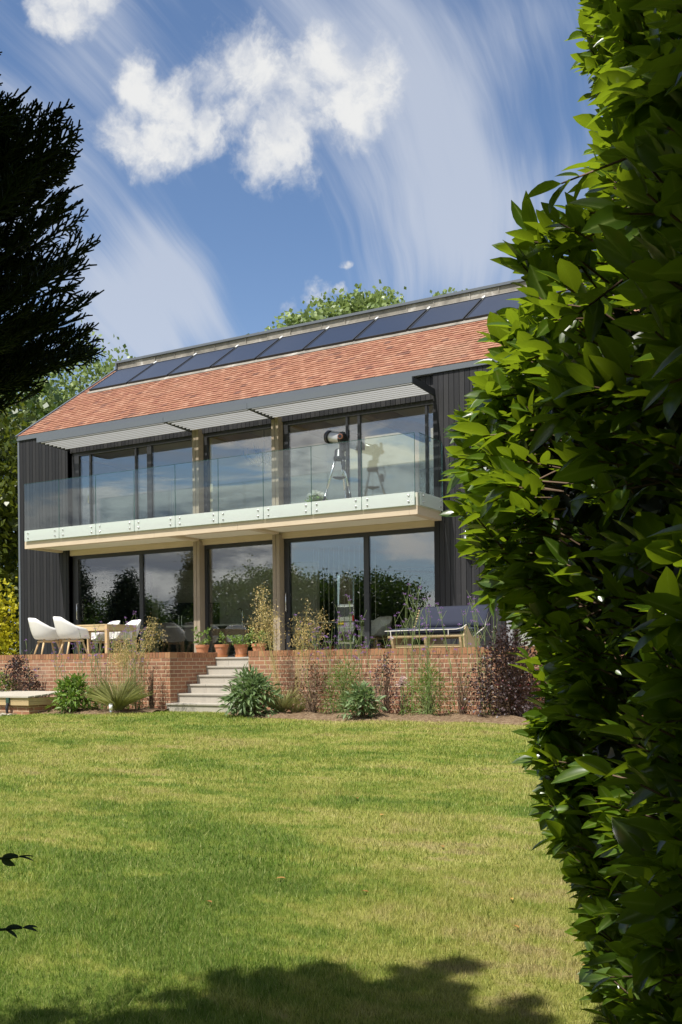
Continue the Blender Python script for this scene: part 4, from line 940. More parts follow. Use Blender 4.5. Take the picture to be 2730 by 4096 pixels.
def shrub(name, x, y, w, h, lb, mat, leaf=.06, asp=.42, n=60, per=16, tm=T_L3, seed=0, stems=12, cat='shrub', clump=.06, upright=.5, group=None, bare=0.0, flat=.8, stemmat='twig', d=None):
    r_ = np.random.default_rng(seed+500); z = bz(y); t = thing(name, (x, y, z), lb, cat, group); d = d or w*.7
    A, B = [], []; tips = []
    for k in range(n):
        a = r_.random()*6.28; q = math.sqrt(r_.random()); u = bare+(1-bare)*r_.random()**.8; prof = math.sin(math.pi*min(.97, .25+.72*u))**.6
        tips.append([x+w/2*q*prof*math.cos(a), y+d/2*q*prof*math.sin(a), z+h*u*(1-.25*q*q)])
    tips = np.array(tips); base = np.array([x, y, z])+r_.normal(size=(n, 3))*np.array([w*.06, d*.06, 0]); mid = base*.5+tips*.5; mid[:, 2] += .04*h; mid[:, :2] = base[:, :2]*.62+tips[:, :2]*.38
    foliage('stem', join(segs(base, mid, .006, .0045), segs(mid, tips, .0045, .002)), stemmat, t)
    P = np.repeat(tips, per, 0)+r_.normal(size=(n*per, 3))*clump; C = np.array([x, y, z+h*.3])
    D = unit((P-np.repeat(tips, per, 0))/clump + .8*unit(P-C)+np.array([0, 0, upright-.5])); Nn = unit(r_.normal(size=P.shape)*.55+np.array([0, 0, 1.0]))
    Ln = leaf*(.65+.6*r_.random(len(P))); tone = np.clip(np.repeat(r_.random(n), per)*.5+.5*r_.random(n*per), 0, 1)
    foliage('leaves', leaves(P, D, Nn, Ln, Ln*asp*.5, tm, tone), mat, t); return t
# left bed
shrub('dark_shrub', -16.05, 14.75, .95, 1.05, 'dark purple leaved shrub leaning on the left wall behind the cold frame', 'purple', .05, .6, 80, 18, seed=1)
shrub('rose_bush', -16.55, 14.62, 1.2, .72, 'low rose bush with glossy green leaves behind the cold frame', 'bed', .055, .6, 75, 16, seed=2)
shrub('leafy_plant', -13.98, 14.2, .80, .58, 'round bright green leafy plant between the cold frame and the grass clump', 'bed', .12, .34, 70, 12, tm=T_STRAP, seed=3, clump=.06)
shrub('dry_shrub', -12.72, 14.92, .42, .80, 'thin brown twiggy shrub against the wall beside the bottom step', 'drystem', .035, .35, 46, 7, seed=4, bare=.15)
stipa(-13.05, 14.35, 1.5, 'golden oat grass left of the steps with a wide fountain of leaves at its foot', [(-13.05, 14.3, .82), (-12.75, 14.3, .97), (-12.2, 14.35, 1.03), (-12.05, 14.3, 1.1), (-12.85, 14.2, .75)], 16, 620, seed=1, tl=.66)
vl = [(-14.78, 14.72, 1.15, 5, 'shorter purple verbena growing right behind the corner of the cold frame'), (-14.25, 14.85, 1.40, 8, 'purple verbena in front of the left wall, below the second white chair'),
      (-13.72, 14.7, 1.55, 10, 'tall purple verbena rising in front of the wooden table'), (-13.35, 14.9, 1.75, 9, 'tallest purple verbena of the left bed, right behind the golden grass clump'),
      (-12.95, 14.75, 1.45, 8, 'purple verbena at the right end of the left bed, next to the dry shrub'), (-15.8, 14.95, 1.22, 3, 'sparse purple verbena by the house corner, behind the dark shrub')]
for i, a in enumerate(vl): verbena(*a, seed=i)
# right bed
shrub('leafy_plant', -9.98, 14.22, .95, .66, 'large mound of grey green leaves at the right foot of the steps', 'sage', .15, .26, 85, 13, tm=T_STRAP, seed=5, clump=.06)
stipa(-9.62, 14.6, 1.95, 'tallest golden oat grass, its seed heads in front of the right timber post', [(-10.02, 14.6, .97), (-10.15, 14.55, .86), (-9.85, 14.6, .92), (-9.98, 14.6, 1.05)], 15, 240, seed=2, tl=.5)
stipa(-9.42, 14.75, 1.9, 'golden oat grass leaning right beside the tallest one, behind the rose', [(-9.12, 14.7, .93), (-9.25, 14.7, .84), (-9.0, 14.7, .88), (-9.5, 14.7, .78)], 11, 120, seed=3, tl=.4)
shrub('rose_bush', -8.95, 14.5, .9, .82, 'open rose bush with bare dark stems right of the grey green mound', 'drystem', .045, .6, 48, 9, seed=6, bare=.2)
shrub('feathery_plant', -8.40, 14.62, .72, .85, 'feathery green plant left of the pale leafy one', 'bed', .075, .12, 75, 16, seed=7, stemmat='stem', bare=.08)
shrub('dark_shrub', -7.68, 14.72, .62, .95, 'small dark purple shrub behind the pale leafy plant', 'purple', .04, .5, 55, 14, seed=8, bare=.1)
shrub('leafy_plant', -7.80, 14.12, .62, .46, 'small pale grey green leafy plant at the front of the right bed', 'sage', .11, .34, 46, 12, tm=T_STRAP, seed=9, clump=.05)
shrub('feathery_plant', -6.86, 14.55, .70, .80, 'bright feathery green plant in front of the daybed', 'bed', .07, .14, 80, 16, seed=10, stemmat='stem', bare=.06)
shrub('dry_shrub', -6.38, 14.75, .5, .75, 'brown twiggy shrub left of the big dark purple bush', 'drystem', .035, .4, 46, 8, seed=11, bare=.12)
shrub('purple_bush', -5.60, 14.75, 1.1, 1.35, 'big dark purple bush with reddish young leaves beside the evergreen hedge', 'purple', .044, .7, 170, 26, seed=12, clump=.10)
shrub('flat_flowers', -7.45, 14.85, .34, .62, 'flat pale pink flower heads in front of the right brick wall', 'pinkfl', .02, .9, 12, 26, seed=13, cat='flower', bare=.85, clump=.02, stemmat='stem')
vr = [(-9.15, 14.9, 1.55, 4, 'purple verbena just right of the right timber post'), (-8.72, 14.75, 1.65, 6, 'bushy purple verbena rising behind the open rose bush'),
      (-8.30, 14.92, 1.78, 6, 'tall purple verbena in front of the dark mullion of the right glazing'), (-7.92, 14.8, 1.50, 5, 'purple verbena in front of the left end of the daybed'),
      (-7.35, 14.9, 1.92, 7, 'tallest purple verbena, in front of the middle of the daybed'), (-6.98, 14.78, 1.75, 6, 'purple verbena growing out of the bright feathery plant'),
      (-6.5, 14.9, 1.6, 5, 'purple verbena in front of the right end of the daybed'), (-6.05, 14.95, 1.95, 6, 'tall purple verbena beside the dark bush, in front of the side door')]
for i, a in enumerate(vr): verbena(*a, seed=20+i)

# ------------------------------------------------------------------ evergreen hedge on the right
def hedge():
    t = thing('hedge', lf(1.6, 3.0, 0), 'tall glossy evergreen hedge filling the right side, close by', 'hedge')
    hs = [0, .1, .5, .83, 1.0, 1.29, 1.5, 1.68, 1.83, 2.15, 2.4, 2.56, 2.76, 2.9, 3.17, 3.56, 3.97, 4.6, 5.0]
    ls = [1.10, 1.08, .99, .88, .80, .735, .75, .72, .60, .485, .45, .52, .64, .87, 1.04, 1.05, .97, .97, 1.1]
    def lat(h, f):
        cc = np.interp(h, [0, 1.0, 1.6, 2.9, 3.4, 5], [.10, .13, .18, .16, .07, .05])
        base = np.interp(h, hs, ls)*np.where(f < 3.85, f/3.85, 1+(f-3.85)/3.85*1.25)
        lump = .05*np.sin(f*4.1+h*2.3)+.045*np.sin(f*7.7-h*3.9+1)+.03*np.sin(h*8.5+f*2)
        return base + cc*np.maximum(0, 3.85-f) + lump*np.clip(4.2-f, .4, 1)
    P, D, Nn, Ln, tone = [], [], [], [], []; A, B = [], []
    r_ = np.random.default_rng(5)
    def sprays(n, deep0, deep1, frange, hr=(0.05, 4.9), nl=(6, 10)):
        for _ in range(n):
            h = r_.uniform(*hr); f = r_.uniform(*frange); dp = r_.uniform(deep0, deep1)
            hol = math.sin(f*5.3+h*1.9+.7)*math.sin(h*4.7-f*2.2)+.6*math.sin(f*9.1-h*6.3)
            if dp < .12 and hol < .12 and f < 3.75: continue
            L0 = lat(h, f)+dp
            out = unit(np.array([-1.0, -.28+.5*r_.normal(), .15+.42*r_.normal()]))
            ln = r_.uniform(.12, .26); tipv = np.array([L0, f, h]); bs = tipv-out*ln; bs[2] -= .03
            A.append(bs); B.append(tipv); k = r_.integers(*nl); tn = r_.random()
            for j in range(k):
                q = .30+.70*j/(k-1); p = bs+(tipv-bs)*q; ang = j*2.4+r_.random(); s_ = .35+.95*(1-q)+.15*r_.random()
                u1 = unit(np.cross(out, [0, 0, 1])); u2 = np.cross(u1, out); d = unit(out*1.0+(u1*math.cos(ang)+u2*math.sin(ang))*s_+np.array([0, 0, .18]))
                P.append(p); D.append(d); nn = unit(np.cross(np.cross(d, [0, 0, 1.0]), d)+r_.normal(size=3)*.45+np.array([-.25, -.1, 0])); Nn.append(nn)
                Ln.append(r_.uniform(.048, .122)*(1.08-.25*q*(j == k-1))); tone.append(np.clip(.35*tn+.65*r_.random()-.1, 0, 1))
    sprays(2100, -.04, .09, (1.15, 4.15)); sprays(420, -.03, .06, (2.9, 4.05)); sprays(420, .05, .3, (3.9, 5.0), nl=(5, 8)); sprays(260, .14, .40, (1.2, 4.3), nl=(5, 8))
    def w(a): a = np.array(a); return a[:, 0:1]*RT0+a[:, 1:2]*FWD+a[:, 2:3]*UP0
    P, D, Nn = w(P), w(D), w(Nn); Ln = np.array(Ln)
    hl = foliage('leaves', leaves(P, D, Nn, Ln, Ln*r_.uniform(.18, .27, len(Ln)), T_L5, np.array(tone)), 'hedge', t, smooth=True)
    at_ = hl.data.attributes.new('rib', 'FLOAT', 'POINT'); at_.data.foreach_set('value', np.tile(np.array([0, 1, 0]*6, np.float32), len(P)))
    A2, B2 = [], []
    for k in range(60):
        f = r_.uniform(1.0, 4.2); h = 0; L0 = 1.45+.5*r_.random(); a = np.array([L0, f, -.05]); 
        for q in range(6):
            b = a+np.array([-.03+.10*r_.normal(), .10*r_.normal(), .85]); A2.append(a); B2.append(b)
            a = b
    foliage('branches', join(segs(w(A2), w(B2), .016, .009, k=5), segs(w(A), w(B), .004, .0025)), 'twig', t)
    # dense inner leafage
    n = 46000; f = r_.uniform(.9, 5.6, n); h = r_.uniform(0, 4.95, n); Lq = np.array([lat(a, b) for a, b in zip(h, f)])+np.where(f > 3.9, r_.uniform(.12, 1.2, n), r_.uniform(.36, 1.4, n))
    Q = w(np.column_stack([Lq, f, h])); foliage('inner_leaves', leaves(Q, rdir(n), rdir(n), .10, .026, T_L3), 'hedge_old_shade', t)
hedge()

# ------------------------------------------------------------------ overhanging cypress on the left
def cypress():
    t = thing('cypress_tree', lf(-1.98, 2.45, 0), 'dark cypress overhanging from the left, seen against the sky', 'tree')
    r_ = np.random.default_rng(9); A, B, ra, rb = [], [], [], []
    wv = lambda a: RT0*a[0]+FWD*a[1]+UP0*a[2]
    T0 = np.array([-1.98, 2.45])
    mb = MB(); mb.tube([lf(-1.98, 2.45, -.05), lf(-1.97, 2.45, 2.2), lf(-1.99, 2.46, 5.2)], [.10, .08, .02], 10); mb.build('trunk', 'bark', t, smooth=True)
    env_h = [2.15, 2.28, 2.34, 2.45, 2.60, 2.68, 2.80, 2.93, 3.03, 3.2, 3.6, 4.4, 5.3]; env = [.70, 1.02, 1.19, 1.33, 1.38, 1.28, 1.35, 1.22, 1.12, 1.0, .85, .5, .08]
    tw = []; mainA, mainB, mr = [], [], []
    spec = []
    for _ in range(900):
        spec.append((r_.uniform(2.2, 3.45), r_.uniform(-1.0, 1.0), 1-.5*r_.random()**1.3))
    for _ in range(70): spec.append((r_.uniform(3.2, 5.1), r_.uniform(-3.1, 3.1), r_.uniform(.7, 1)))
    for _ in range(40): spec.append((r_.uniform(2.2, 3.4), r_.uniform(1.2, 5.0), r_.uniform(.6, 1)))
    for h, a, q in spec:
        Lb = float(np.interp(h, env_h, env))*q; u = np.array([math.cos(a), math.sin(a), 0]); near = abs(a) < 1.2 and h < 3.5
        rise = r_.uniform(.10, .55); tipv = np.array([T0[0]+u[0]*Lb, T0[1]+u[1]*Lb, h]); b0 = np.array([T0[0], T0[1], h-rise*Lb-.08]); mid = b0*.5+tipv*.5+np.array([0, 0, -.05*Lb])
        mainA += [b0, mid]; mainB += [mid, tipv]; mr += [.007, .0045]
        side = unit(np.cross(u, [0, 0, 1.])); tilt = r_.normal()*.5; pl = side*math.cos(tilt)+np.array([0, 0, 1])*math.sin(tilt)
        npos = int(min(.62, Lb*.85)/.024) if near else int(Lb*.8/.06)
        for k in range(npos):
            s = 1-(min(.62, Lb*.85)/Lb if near else .86)*k/npos; p = b0+(mid-b0)*min(1, s*2) if s < .5 else mid+(tipv-mid)*(s*2-1)
            dm = unit(tipv-mid) if s >= .5 else unit(mid-b0); sg = 1 if k % 2 else -1
            l_ = (.07+.15*(1-s)**.6)*r_.uniform(.7, 1.25)
            d = unit(dm*.85+pl*sg*.62+np.array([0, 0, .34])+r_.normal(size=3)*.2); tw.append((p, d, l_, near, pl))
        tw.append((tipv, unit(tipv-mid+np.array([0, 0, .1])), .09, near, pl))
    for p, d, l_, near, pl in tw:
        e = p+d*l_; A.append(p); B.append(e); ra.append(.0028); rb.append(.0022)
        st_ = .0125 if near else .03; m = int(l_/st_); side = unit(np.cross(d, unit(np.cross(d, pl)+1e-6)))
        for j in range(m):
            q = (j+.6)/m; sg = 1 if j % 2 else -1; ll = (.018+.045*(1-q))*r_.uniform(.7, 1.2); pp = p+d*l_*q
            dd = unit(d*.9+side*sg*.62+r_.normal(size=3)*.14+np.array([0, 0, .08])); A.append(pp); B.append(pp+dd*ll); ra.append(.0028 if near else .006); rb.append(.0020 if near else .004)
            if near and ll > .03:
                for g in (-1, 1): A.append(pp+dd*ll*.5); B.append(pp+dd*ll*.5+unit(dd*.8+side*g*.6)*ll*.42); ra.append(.0025); rb.append(.0017)
    w = lambda X: np.array(X)[:, 0:1]*RT0+np.array(X)[:, 1:2]*FWD+np.array(X)[:, 2:3]*UP0
    foliage('foliage', segs(w(A), w(B), np.array(ra), np.array(rb)), 'cypress', t)
    foliage('branches', segs(w(mainA), w(mainB), np.array(mr), np.array(mr)*.6, k=5), 'cypress', t)
cypress()
# shrub at the left whose twigs reach into view
def privet():
    t = thing('privet_bush', lf(-1.15, 1.7, 0), 'dark leafed bush at the near left edge, only two twigs showing over the lawn', 'shrub')
    r_ = np.random.default_rng(3); A, B, P, D = [], [], [], []
    w = lambda X: np.array(X)[:, 0:1]*RT0+np.array(X)[:, 1:2]*FWD+np.array(X)[:, 2:3]*UP0
    for tip in ((-.535, 1.7, 1.285), (-.53, 1.7, 1.168)):
        b0 = np.array([-1.1, 1.7, tip[2]-.05]); tip = np.array(tip); A.append(b0); B.append(tip)
        for q in (.70, .80, .88, .95): 
            p = b0+(tip-b0)*q
            for s_ in (-1, 1): P.append(p); D.append([.9, .2*s_, .30*s_-.12])
        P.append(tip); D.append([1, 0, .12]); P.append(tip); D.append([.85, .2, -.2])
    for k in range(160):
        a = r_.random()*6.28; q = r_.random(); b0 = np.array([-1.15, 1.65, .1]); e = np.array([-1.2+.38*q*math.cos(a), 1.6+.5*q*math.sin(a), .3+1.2*r_.random()]); A.append(b0); B.append(e)
        for j in range(14): P.append(b0+(e-b0)*(.45+.55*r_.random())); D.append(r_.normal(size=3))
    P = w(P); D = w(D); foliage('leaves', leaves(P, D, r_.normal(size=P.shape)*.3+UP0, .027, .0058, T_L5), 'cypress', t)
    foliage('stem', segs(w(A), w(B), .004, .0024), 'cypress', t)
privet()

# ------------------------------------------------------------------ trees
def ell(*a): return [lf(x, y, z) for x, y, z, r_ in a], [(r_ if isinstance(r_, tuple) else (r_, r_, r_)) for x, y, z, r_ in a]
c, r_ = ell((-2.1, 40, 13.3, 1.2), (-1.25, 40, 13.7, 1.25), (-.5, 40.2, 13.9, 1.05), (.35, 40, 14.25, 1.2), (1.25, 40.3, 14.65, 1.2), (1.75, 40, 14.75, .85), (2.1, 40.4, 13.6, .9), (-.8, 41.5, 11.9, 2.4), (.9, 41.5, 12.0, 2.2))
tree('poplar_tree', 'light green tree rising above the middle of the roof', lf(.2, 41, 2.4), 11, c, r_, 760, 60, .19, 'poplar', .30, tr=.3, shell=.6, asp=.5, jag=.3)
c, r_ = ell((4.55, 42, 15.95, .55), (4.85, 42, 14.6, 1.0))
tree('poplar_tree', 'small light green treetop just above the roof ridge near the hedge', lf(4.5, 42, 2.4), 12, c, r_, 90, 60, .18, 'poplar', .22, tr=.25, shell=.5, asp=.5)
c, r_ = ell((-9.3, 37, 11.0, 1.9), (-8.2, 37, 10.6, 1.5), (-10.8, 37, 9.6, 2.0))
tree('poplar_tree', 'pale green tree behind the left end of the roof', lf(-9.4, 38, 2.2), 8, c, r_, 240, 36, .17, 'poplar', .4, tr=.25, shell=.5)
c, r_ = ell((-10.8, 31, 8.0, 1.6), (-9.9, 30.5, 6.4, 1.2), (-11.5, 31, 5.6, 1.8), (-10.3, 30.5, 4.2, 1.3), (-12.4, 31, 9.0, 1.9))
tree('chestnut_tree', 'yellow green leaved tree beside the left gable, under the cypress', lf(-10.8, 31.5, 1.9), 6, c, r_, 330, 30, .22, 'chestnut', .42, tr=.2, shell=.5, asp=.3)
c, r_ = ell((-12.5, 35, 7.0, 3.0), (-10.2, 34, 5.0, 2.2), (-10.3, 33, 2.6, 1.5), (-12.2, 33, 2.8, 1.9), (-15, 35, 8, 3.2), (-11, 35.5, 9.4, 2.2))
tree('broadleaf_tree', 'dark green tree in the shade left of the house', lf(-12.5, 35.5, 2.2), 6, c, r_, 480, 30, .24, 'wood', .5, tr=.3)
c, r_ = ell((-9.4, 28.2, 2.7, (.8, .8, 1.0)), (-10.2, 28, 2.5, 1.0))
tree('golden_shrub', 'golden yellow shrub at the far left behind the terrace wall', lf(-9.5, 28.2, 1.6), .8, c, r_, 110, 26, .12, 'golden', .22, cat='shrub', tr=.06)
# trees round the garden behind the photographer; they shade the foreground and stand in the window reflections
c, r_ = ell((-2.75, .72, 7.0, .80), (-2.85, .2, 6.8, .9), (-3.7, -.25, 7.0, 1.35), (-4.6, -.35, 7.0, 1.4), (-5.8, -.8, 7.0, 1.9), (-3.8, -1.9, 6.4, 1.6), (-5.4, -3.0, 7.5, 2.1))
tree('broadleaf_tree', 'large dense broadleaf tree behind the camera that shades the near lawn', lf(-5.0, -1.2, 0), 5.2, c, r_, 3000, 22, .22, 'wood', .14, tr=.2, shell=.2, jag=.02, asp=.6)
c, r_ = ell((-.9, -1.85, 9.0, (1.65, 1.65, 2.5)), (-.8, -2.1, 7.2, (1.5, 1.5, 1.7)), (-1.2, -2.4, 10.8, 1.4))
tree('broadleaf_tree', 'tall slim broadleaf tree behind the camera that shades the near end of the hedge', lf(-1.2, -2.4, 0), 8.0, c, r_, 330, 22, .24, 'wood', .33, tr=.16, shell=.3, jag=.15, asp=.5)
c, r_ = ell((-.4, -4.4, 4.4, 2.4), (2.1, -3.9, 5.0, 2.3), (-3.0, -4.8, 4.6, 2.2), (4.2, -2.4, 4.6, 2.2))
tree('broadleaf_tree', 'unseen spreading tree added just behind the camera to darken the foreground', lf(.4, -5.0, 0), 3.2, c, r_, 700, 22, .26, 'wood', .4, tr=.2, shell=.3, asp=.5)  # added out of view to block sky light from the foreground and hedge
c, r_ = ell((-3.4, .6, 1.5, 1.3), (-3.2, -1.4, 1.7, 1.5), (-4.4, 2.2, 1.6, 1.3))
tree('added_shade_bush', 'unseen dark broad bush added left of the camera to darken the foreground', lf(-3.5, 0, 0), .8, c, r_, 320, 22, .16, 'wood', .3, cat='shrub', tr=.08, shell=.5, asp=.5)  # unseen mass of leaves, added to keep skylight off the near lawn
def conifer(x, y, h, rad, n, lb, mat='conifer'):
    z = gz(y); nn = 9; cs = [(x, y, z+h*(.12+.82*i/nn)) for i in range(nn)]; rs = [(rad*(1-.92*i/nn), rad*(1-.92*i/nn), h*.085) for i in range(nn)]
    tree('conifer_tree', lb, (x, y, z), h*.8, cs, rs, n*2, 80, .15, mat, .25, tr=.18, shell=.5, jag=.3, asp=.3, down=.7)
conifer(-47, -9, 10.5, 3.0, 420, 'tall dark conifer reflected in the left ground floor glass')
conifer(-40.5, -7, 8.0, 2.2, 330, 'dark conifer reflected beside the left timber post')
conifer(-35.5, -7, 8.8, 2.2, 330, 'pointed dark conifer reflected in the middle ground floor glass')
def gtree(x, y, h, w, lb, mat='wood', n=330, down=.3):
    z = gz(y); cs, rs = [], []; r2 = np.random.default_rng(int(abs(x*7)))
    for k in range(7): a = r2.random()*6.28; q = r2.random(); cs.append((x+w*.55*q*math.cos(a), y+w*.55*q*math.sin(a), z+h*(.35+.45*r2.random()))); rs.append((w*.42, w*.42, h*.22))
    tree('broadleaf_tree', lb, (x, y, z), h*.5, cs, rs, n*2, 80, .13, mat, .30, tr=.18, down=down)
gtree(-51, -5, 6.8, 7.0, 'low bushy tree at the far end of the garden, reflected left of the tall conifer')
gtree(-43.5, -11, 7.2, 7, 'green tree between the reflected conifers')
gtree(-32, -9, 7.2, 7, 'spreading tree reflected in the middle glass near the right post')
gtree(-28, -6, 6.6, 5.5, 'loose drooping tree reflected in the right ground floor glass', 'wood', 260, .9)
gtree(-24, -7.5, 6.4, 5.0, 'drooping birch like tree reflected above the daybed', 'wood', 220, 1.2)
gtree(-19, -12, 5.0, 7, 'low tree at the garden boundary behind the camera')

# ------------------------------------------------------------------ grass blades on the lawn
def grass():
    r_ = np.random.default_rng(21); out = []
    for f0, f1, dens, bh, bw in ((3.2, 6.5, 10500, .034, .0036), (6.5, 10, 4600, .034, .006), (10, 15, 2600, .034, .009), (15, 19.5, 1700, .034, .012)):
        half = .62 if f0 < 9 else .48; area = half*(f1*f1-f0*f0); n = int(area*dens); f = np.sqrt(r_.uniform(f0*f0, f1*f1, n)); la = r_.uniform(-half, half, n)*f
        P = la[:, None]*RT0+f[:, None]*FWD; y = P[:, 1]; x = P[:, 0]
        e = np.where(x < -12.48, np.vectorize(edgeL)(x), np.where(x > -10.72, np.vectorize(edgeR)(x), 15.06)) + r_.normal(size=n)*.03
        k = (y < e) & ~((x < -14.6) & (x > -17.3) & (y > 13.55)); P = P[k]; n = len(P); P[:, 2] = np.interp(P[:, 1], [-900, -60, -30, 0, 14.2, 15.3], [-2, -2, -1.5, 0, .71, .71])-.004
        nz = .5+.5*np.sin(P[:, 0]*3.1+P[:, 1]*1.7)*np.sin(P[:, 1]*2.3-P[:, 0]*1.1)
        a = r_.random(n)*6.28; tilt = np.abs(r_.normal(size=n))*.55+.12; D = np.column_stack([np.cos(a)*tilt, np.sin(a)*tilt, np.ones(n)]); b = a+1.57+r_.normal(size=n)*.7
        S = np.column_stack([np.cos(b), np.sin(b), np.zeros(n)]); h = bh*(.55+.75*r_.random(n))*(.8+.5*nz)
        V = np.stack([P-S*bw*.5, P+S*bw*.5, P+D*h[:, None]], 1).reshape(-1, 3); out.append((V, r_.random(n)))
    V = np.concatenate([o[0] for o in out]); lv = np.repeat(np.concatenate([o[1] for o in out]), 3); F = np.arange(len(V)).reshape(-1, 3)
    tag(mkobj('grass', V, F, 'blade', lv=lv), 'mown grass blades of the lawn', 'grass', kind='stuff')
grass()

# ------------------------------------------------------------------ sky and sun
SUN_EL, SUN_AZ = R(60), R(192)                # azimuth clockwise from +Y (into the house)
sunpos = Vector((math.sin(SUN_AZ)*math.cos(SUN_EL), math.cos(SUN_AZ)*math.cos(SUN_EL), math.sin(SUN_EL)))
sl = bpy.data.lights.new('sun', 'SUN'); sl.energy = 4.8; sl.angle = R(.5); sl.color = (1, .955, .88)
so = bpy.data.objects.new('sun', sl); COL.objects.link(so); so.rotation_euler = (-sunpos).to_track_quat('-Z', 'Y').to_euler()
wd = bpy.data.worlds.new('World'); sc.world = wd; wd.use_nodes = True; nt = wd.node_tree; nt.nodes.clear()
wo = N(nt, 'ShaderNodeOutputWorld'); bg = N(nt, 'ShaderNodeBackground'); L(nt, bg.outputs[0], wo.inputs[0]); bg.inputs[1].default_value = .088
sky = N(nt, 'ShaderNodeTexSky', sky_type='NISHITA'); sky.sun_disc = False; sky.sun_elevation = SUN_EL; sky.sun_rotation = SUN_AZ; sky.air_density = 1.0; sky.dust_density = .6; sky.ozone_density = 1.15
d = N(nt, 'ShaderNodeTexCoord').outputs['Generated']
def dirof(px, py):                            # direction of a place in the sky, found from the photograph's 1568 px copy
    v = FWD + RT*((px/.5743-1365)/4129) - UPV*((py/.5743-2651)/4129); return v/np.linalg.norm(v)
warp = N(nt, 'ShaderNodeTexNoise'); warp.inputs['Scale'].default_value = 7; warp.inputs['Detail'].default_value = 6; warp.inputs['Roughness'].default_value = .6; L(nt, d, warp.inputs['Vector'])
dw = vmath(nt, 'ADD', d, vmath(nt, 'SCALE', vmath(nt, 'SUBTRACT', warp.outputs['Color'], (.5, .5, .5)).outputs[0], scale=.085).outputs[0]).outputs[0]
blobs = [(300, 205, 50), (270, 215, 35), (265, 330, 55), (330, 350, 60), (300, 390, 30), (400, 275, 78), (470, 235, 70), (545, 165, 85), (610, 235, 100), (655, 315, 90), (690, 355, 45), (560, 310, 55), (470, 320, 50), (690, 230, 80), (755, 190, 85), (830, 200, 85), (800, 270, 70), (150, 40, 55), (110, 60, 40), (195, 25, 35), (715, 660, 34), (665, 692, 36), (765, 645, 18), (785, 577, 15)]
acc = None
for px, py, rr in blobs:
    c = dirof(px, py-(14 if rr > 30 else 8)); dist = vmath(nt, 'DISTANCE', dw, tuple(c)).outputs['Value']; ang = rr/2371*1.04
    v = math_(nt, 'SUBTRACT', 1.0, math_(nt, 'DIVIDE', dist, ang), clamp=False); acc = v if acc is None else math_(nt, 'SMOOTH_MAX', acc, v, .3)
cn = noise(nt, dw, 20, 9, .62, .2); cn2 = noise(nt, d, 60, 6, .6, .2)
cum = math_(nt, 'ADD', acc, math_(nt, 'ADD', math_(nt, 'MULTIPLY', math_(nt, 'SUBTRACT', cn, .50), 1.75), math_(nt, 'MULTIPLY', math_(nt, 'SUBTRACT', cn2, .5), .75)))
cum = math_(nt, 'MULTIPLY', sstep(nt, cum, -.20, .72), .95)
# cirrus: streaks on a high flat layer, combed along the wind
sp = N(nt, 'ShaderNodeSeparateXYZ'); L(nt, d, sp.inputs[0])
zc = math_(nt, 'MAXIMUM', sp.outputs[2], .03)
ux = math_(nt, 'DIVIDE', sp.outputs[0], zc); uy = math_(nt, 'DIVIDE', sp.outputs[1], zc)
wdir = dirof(660, 1560); wa = math.atan2(wdir[0], wdir[1])      # the streaks run to this bearing and bend as they come overhead
al = math_(nt, 'MAXIMUM', math_(nt, 'ADD', math_(nt, 'MULTIPLY', ux, math.sin(wa)), math_(nt, 'MULTIPLY', uy, math.cos(wa))), .15)
ac = math_(nt, 'SUBTRACT', math_(nt, 'MULTIPLY', ux, math.cos(wa)), math_(nt, 'MULTIPLY', uy, math.sin(wa)))
iv = math_(nt, 'DIVIDE', 1.0, al)
wob = math_(nt, 'MULTIPLY', math_(nt, 'SUBTRACT', noise(nt, d, 3.5, 3, .5), .5), .16)
ac2 = math_(nt, 'ADD', math_(nt, 'ADD', ac, math_(nt, 'MULTIPLY', iv, 1.2)), wob)
cv = N(nt, 'ShaderNodeCombineXYZ'); L(nt, math_(nt, 'MULTIPLY', iv, .9), cv.inputs[0]); L(nt, ac2, cv.inputs[1])
c1 = noise(nt, cv.outputs[0], 3.4, 3, .5, .2)
cv2 = N(nt, 'ShaderNodeCombineXYZ'); L(nt, math_(nt, 'MULTIPLY', iv, .25), cv2.inputs[0]); L(nt, ac2, cv2.inputs[1]); c2 = noise(nt, cv2.outputs[0], 15, 5, .6, .15)
cir = math_(nt, 'ADD', math_(nt, 'MULTIPLY', c1, .60), math_(nt, 'MULTIPLY', c2, .40))
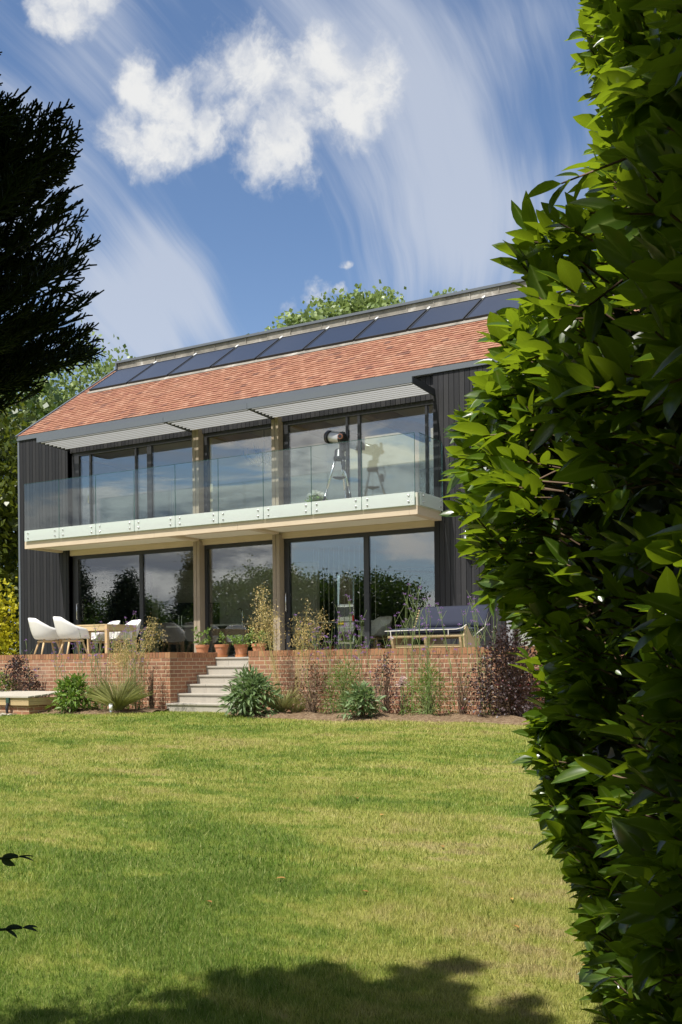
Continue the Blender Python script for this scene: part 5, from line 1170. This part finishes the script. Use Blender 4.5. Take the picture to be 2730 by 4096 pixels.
for px, py, rr, wgt in ((640, 560, 300, -.20), (430, 90, 150, -.12), (1260, 250, 170, -.17), (1000, 330, 330, .14), (1080, 560, 200, .12), (350, 700, 200, .34), (90, 230, 230, .08), (820, 60, 220, .10), (60, 20, 120, -.1)):
    dist = vmath(nt, 'DISTANCE', d, tuple(dirof(px, py))).outputs['Value']; cir = math_(nt, 'ADD', cir, math_(nt, 'MULTIPLY', sstep(nt, dist, rr/2371*1.1, 0), wgt))
cir = math_(nt, 'MULTIPLY', sstep(nt, cir, .39, .74), .72)
# broken cloud low in the sky opposite, towards the garden
back = math_(nt, 'MULTIPLY', sstep(nt, sp.outputs[1], .15, -.25), 1.0)
cb = noise(nt, mapping(nt, d, (1, 1, 3.6)), 4.5, 7, .58, .5); low = math_(nt, 'MULTIPLY', math_(nt, 'MULTIPLY', sstep(nt, cb, .455, .535), back), .92)
hz = math_(nt, 'MULTIPLY', math_(nt, 'SUBTRACT', 1.0, sstep(nt, sp.outputs[2], 0, .42)), .25)
skyc = mixc(nt, hz, mixc(nt, 1.0, sky.outputs[0], (1.0, 1.10, 1.22), 'MULTIPLY'), (5.2, 6.1, 7.4))
col = mixc(nt, cir, skyc, (5.3, 5.7, 6.5)); col = mixc(nt, low, col, mixc(nt, sstep(nt, math_(nt, 'ADD', cb, math_(nt, 'MULTIPLY', math_(nt, 'SUBTRACT', cn, .5), .25)), .53, .68), (10.5, 10.2, 9.9), (3.0, 3.2, 3.9)))
col = mixc(nt, cum, col, mixc(nt, sstep(nt, cn, .36, .62), (5.3, 5.6, 6.2), (7.4, 7.4, 7.3)))
L(nt, col, bg.inputs[0])
sc.view_settings.view_transform = 'Standard'; sc.view_settings.look = 'None'; sc.view_settings.exposure = 0.42; sc.view_settings.gamma = 1
sc.cycles.max_bounces = 10; sc.cycles.transparent_max_bounces = 24; sc.cycles.glossy_bounces = 5; sc.cycles.transmission_bounces = 6; sc.cycles.diffuse_bounces = 4
sc.cycles.use_denoising = True; sc.cycles.sample_clamp_indirect = 6
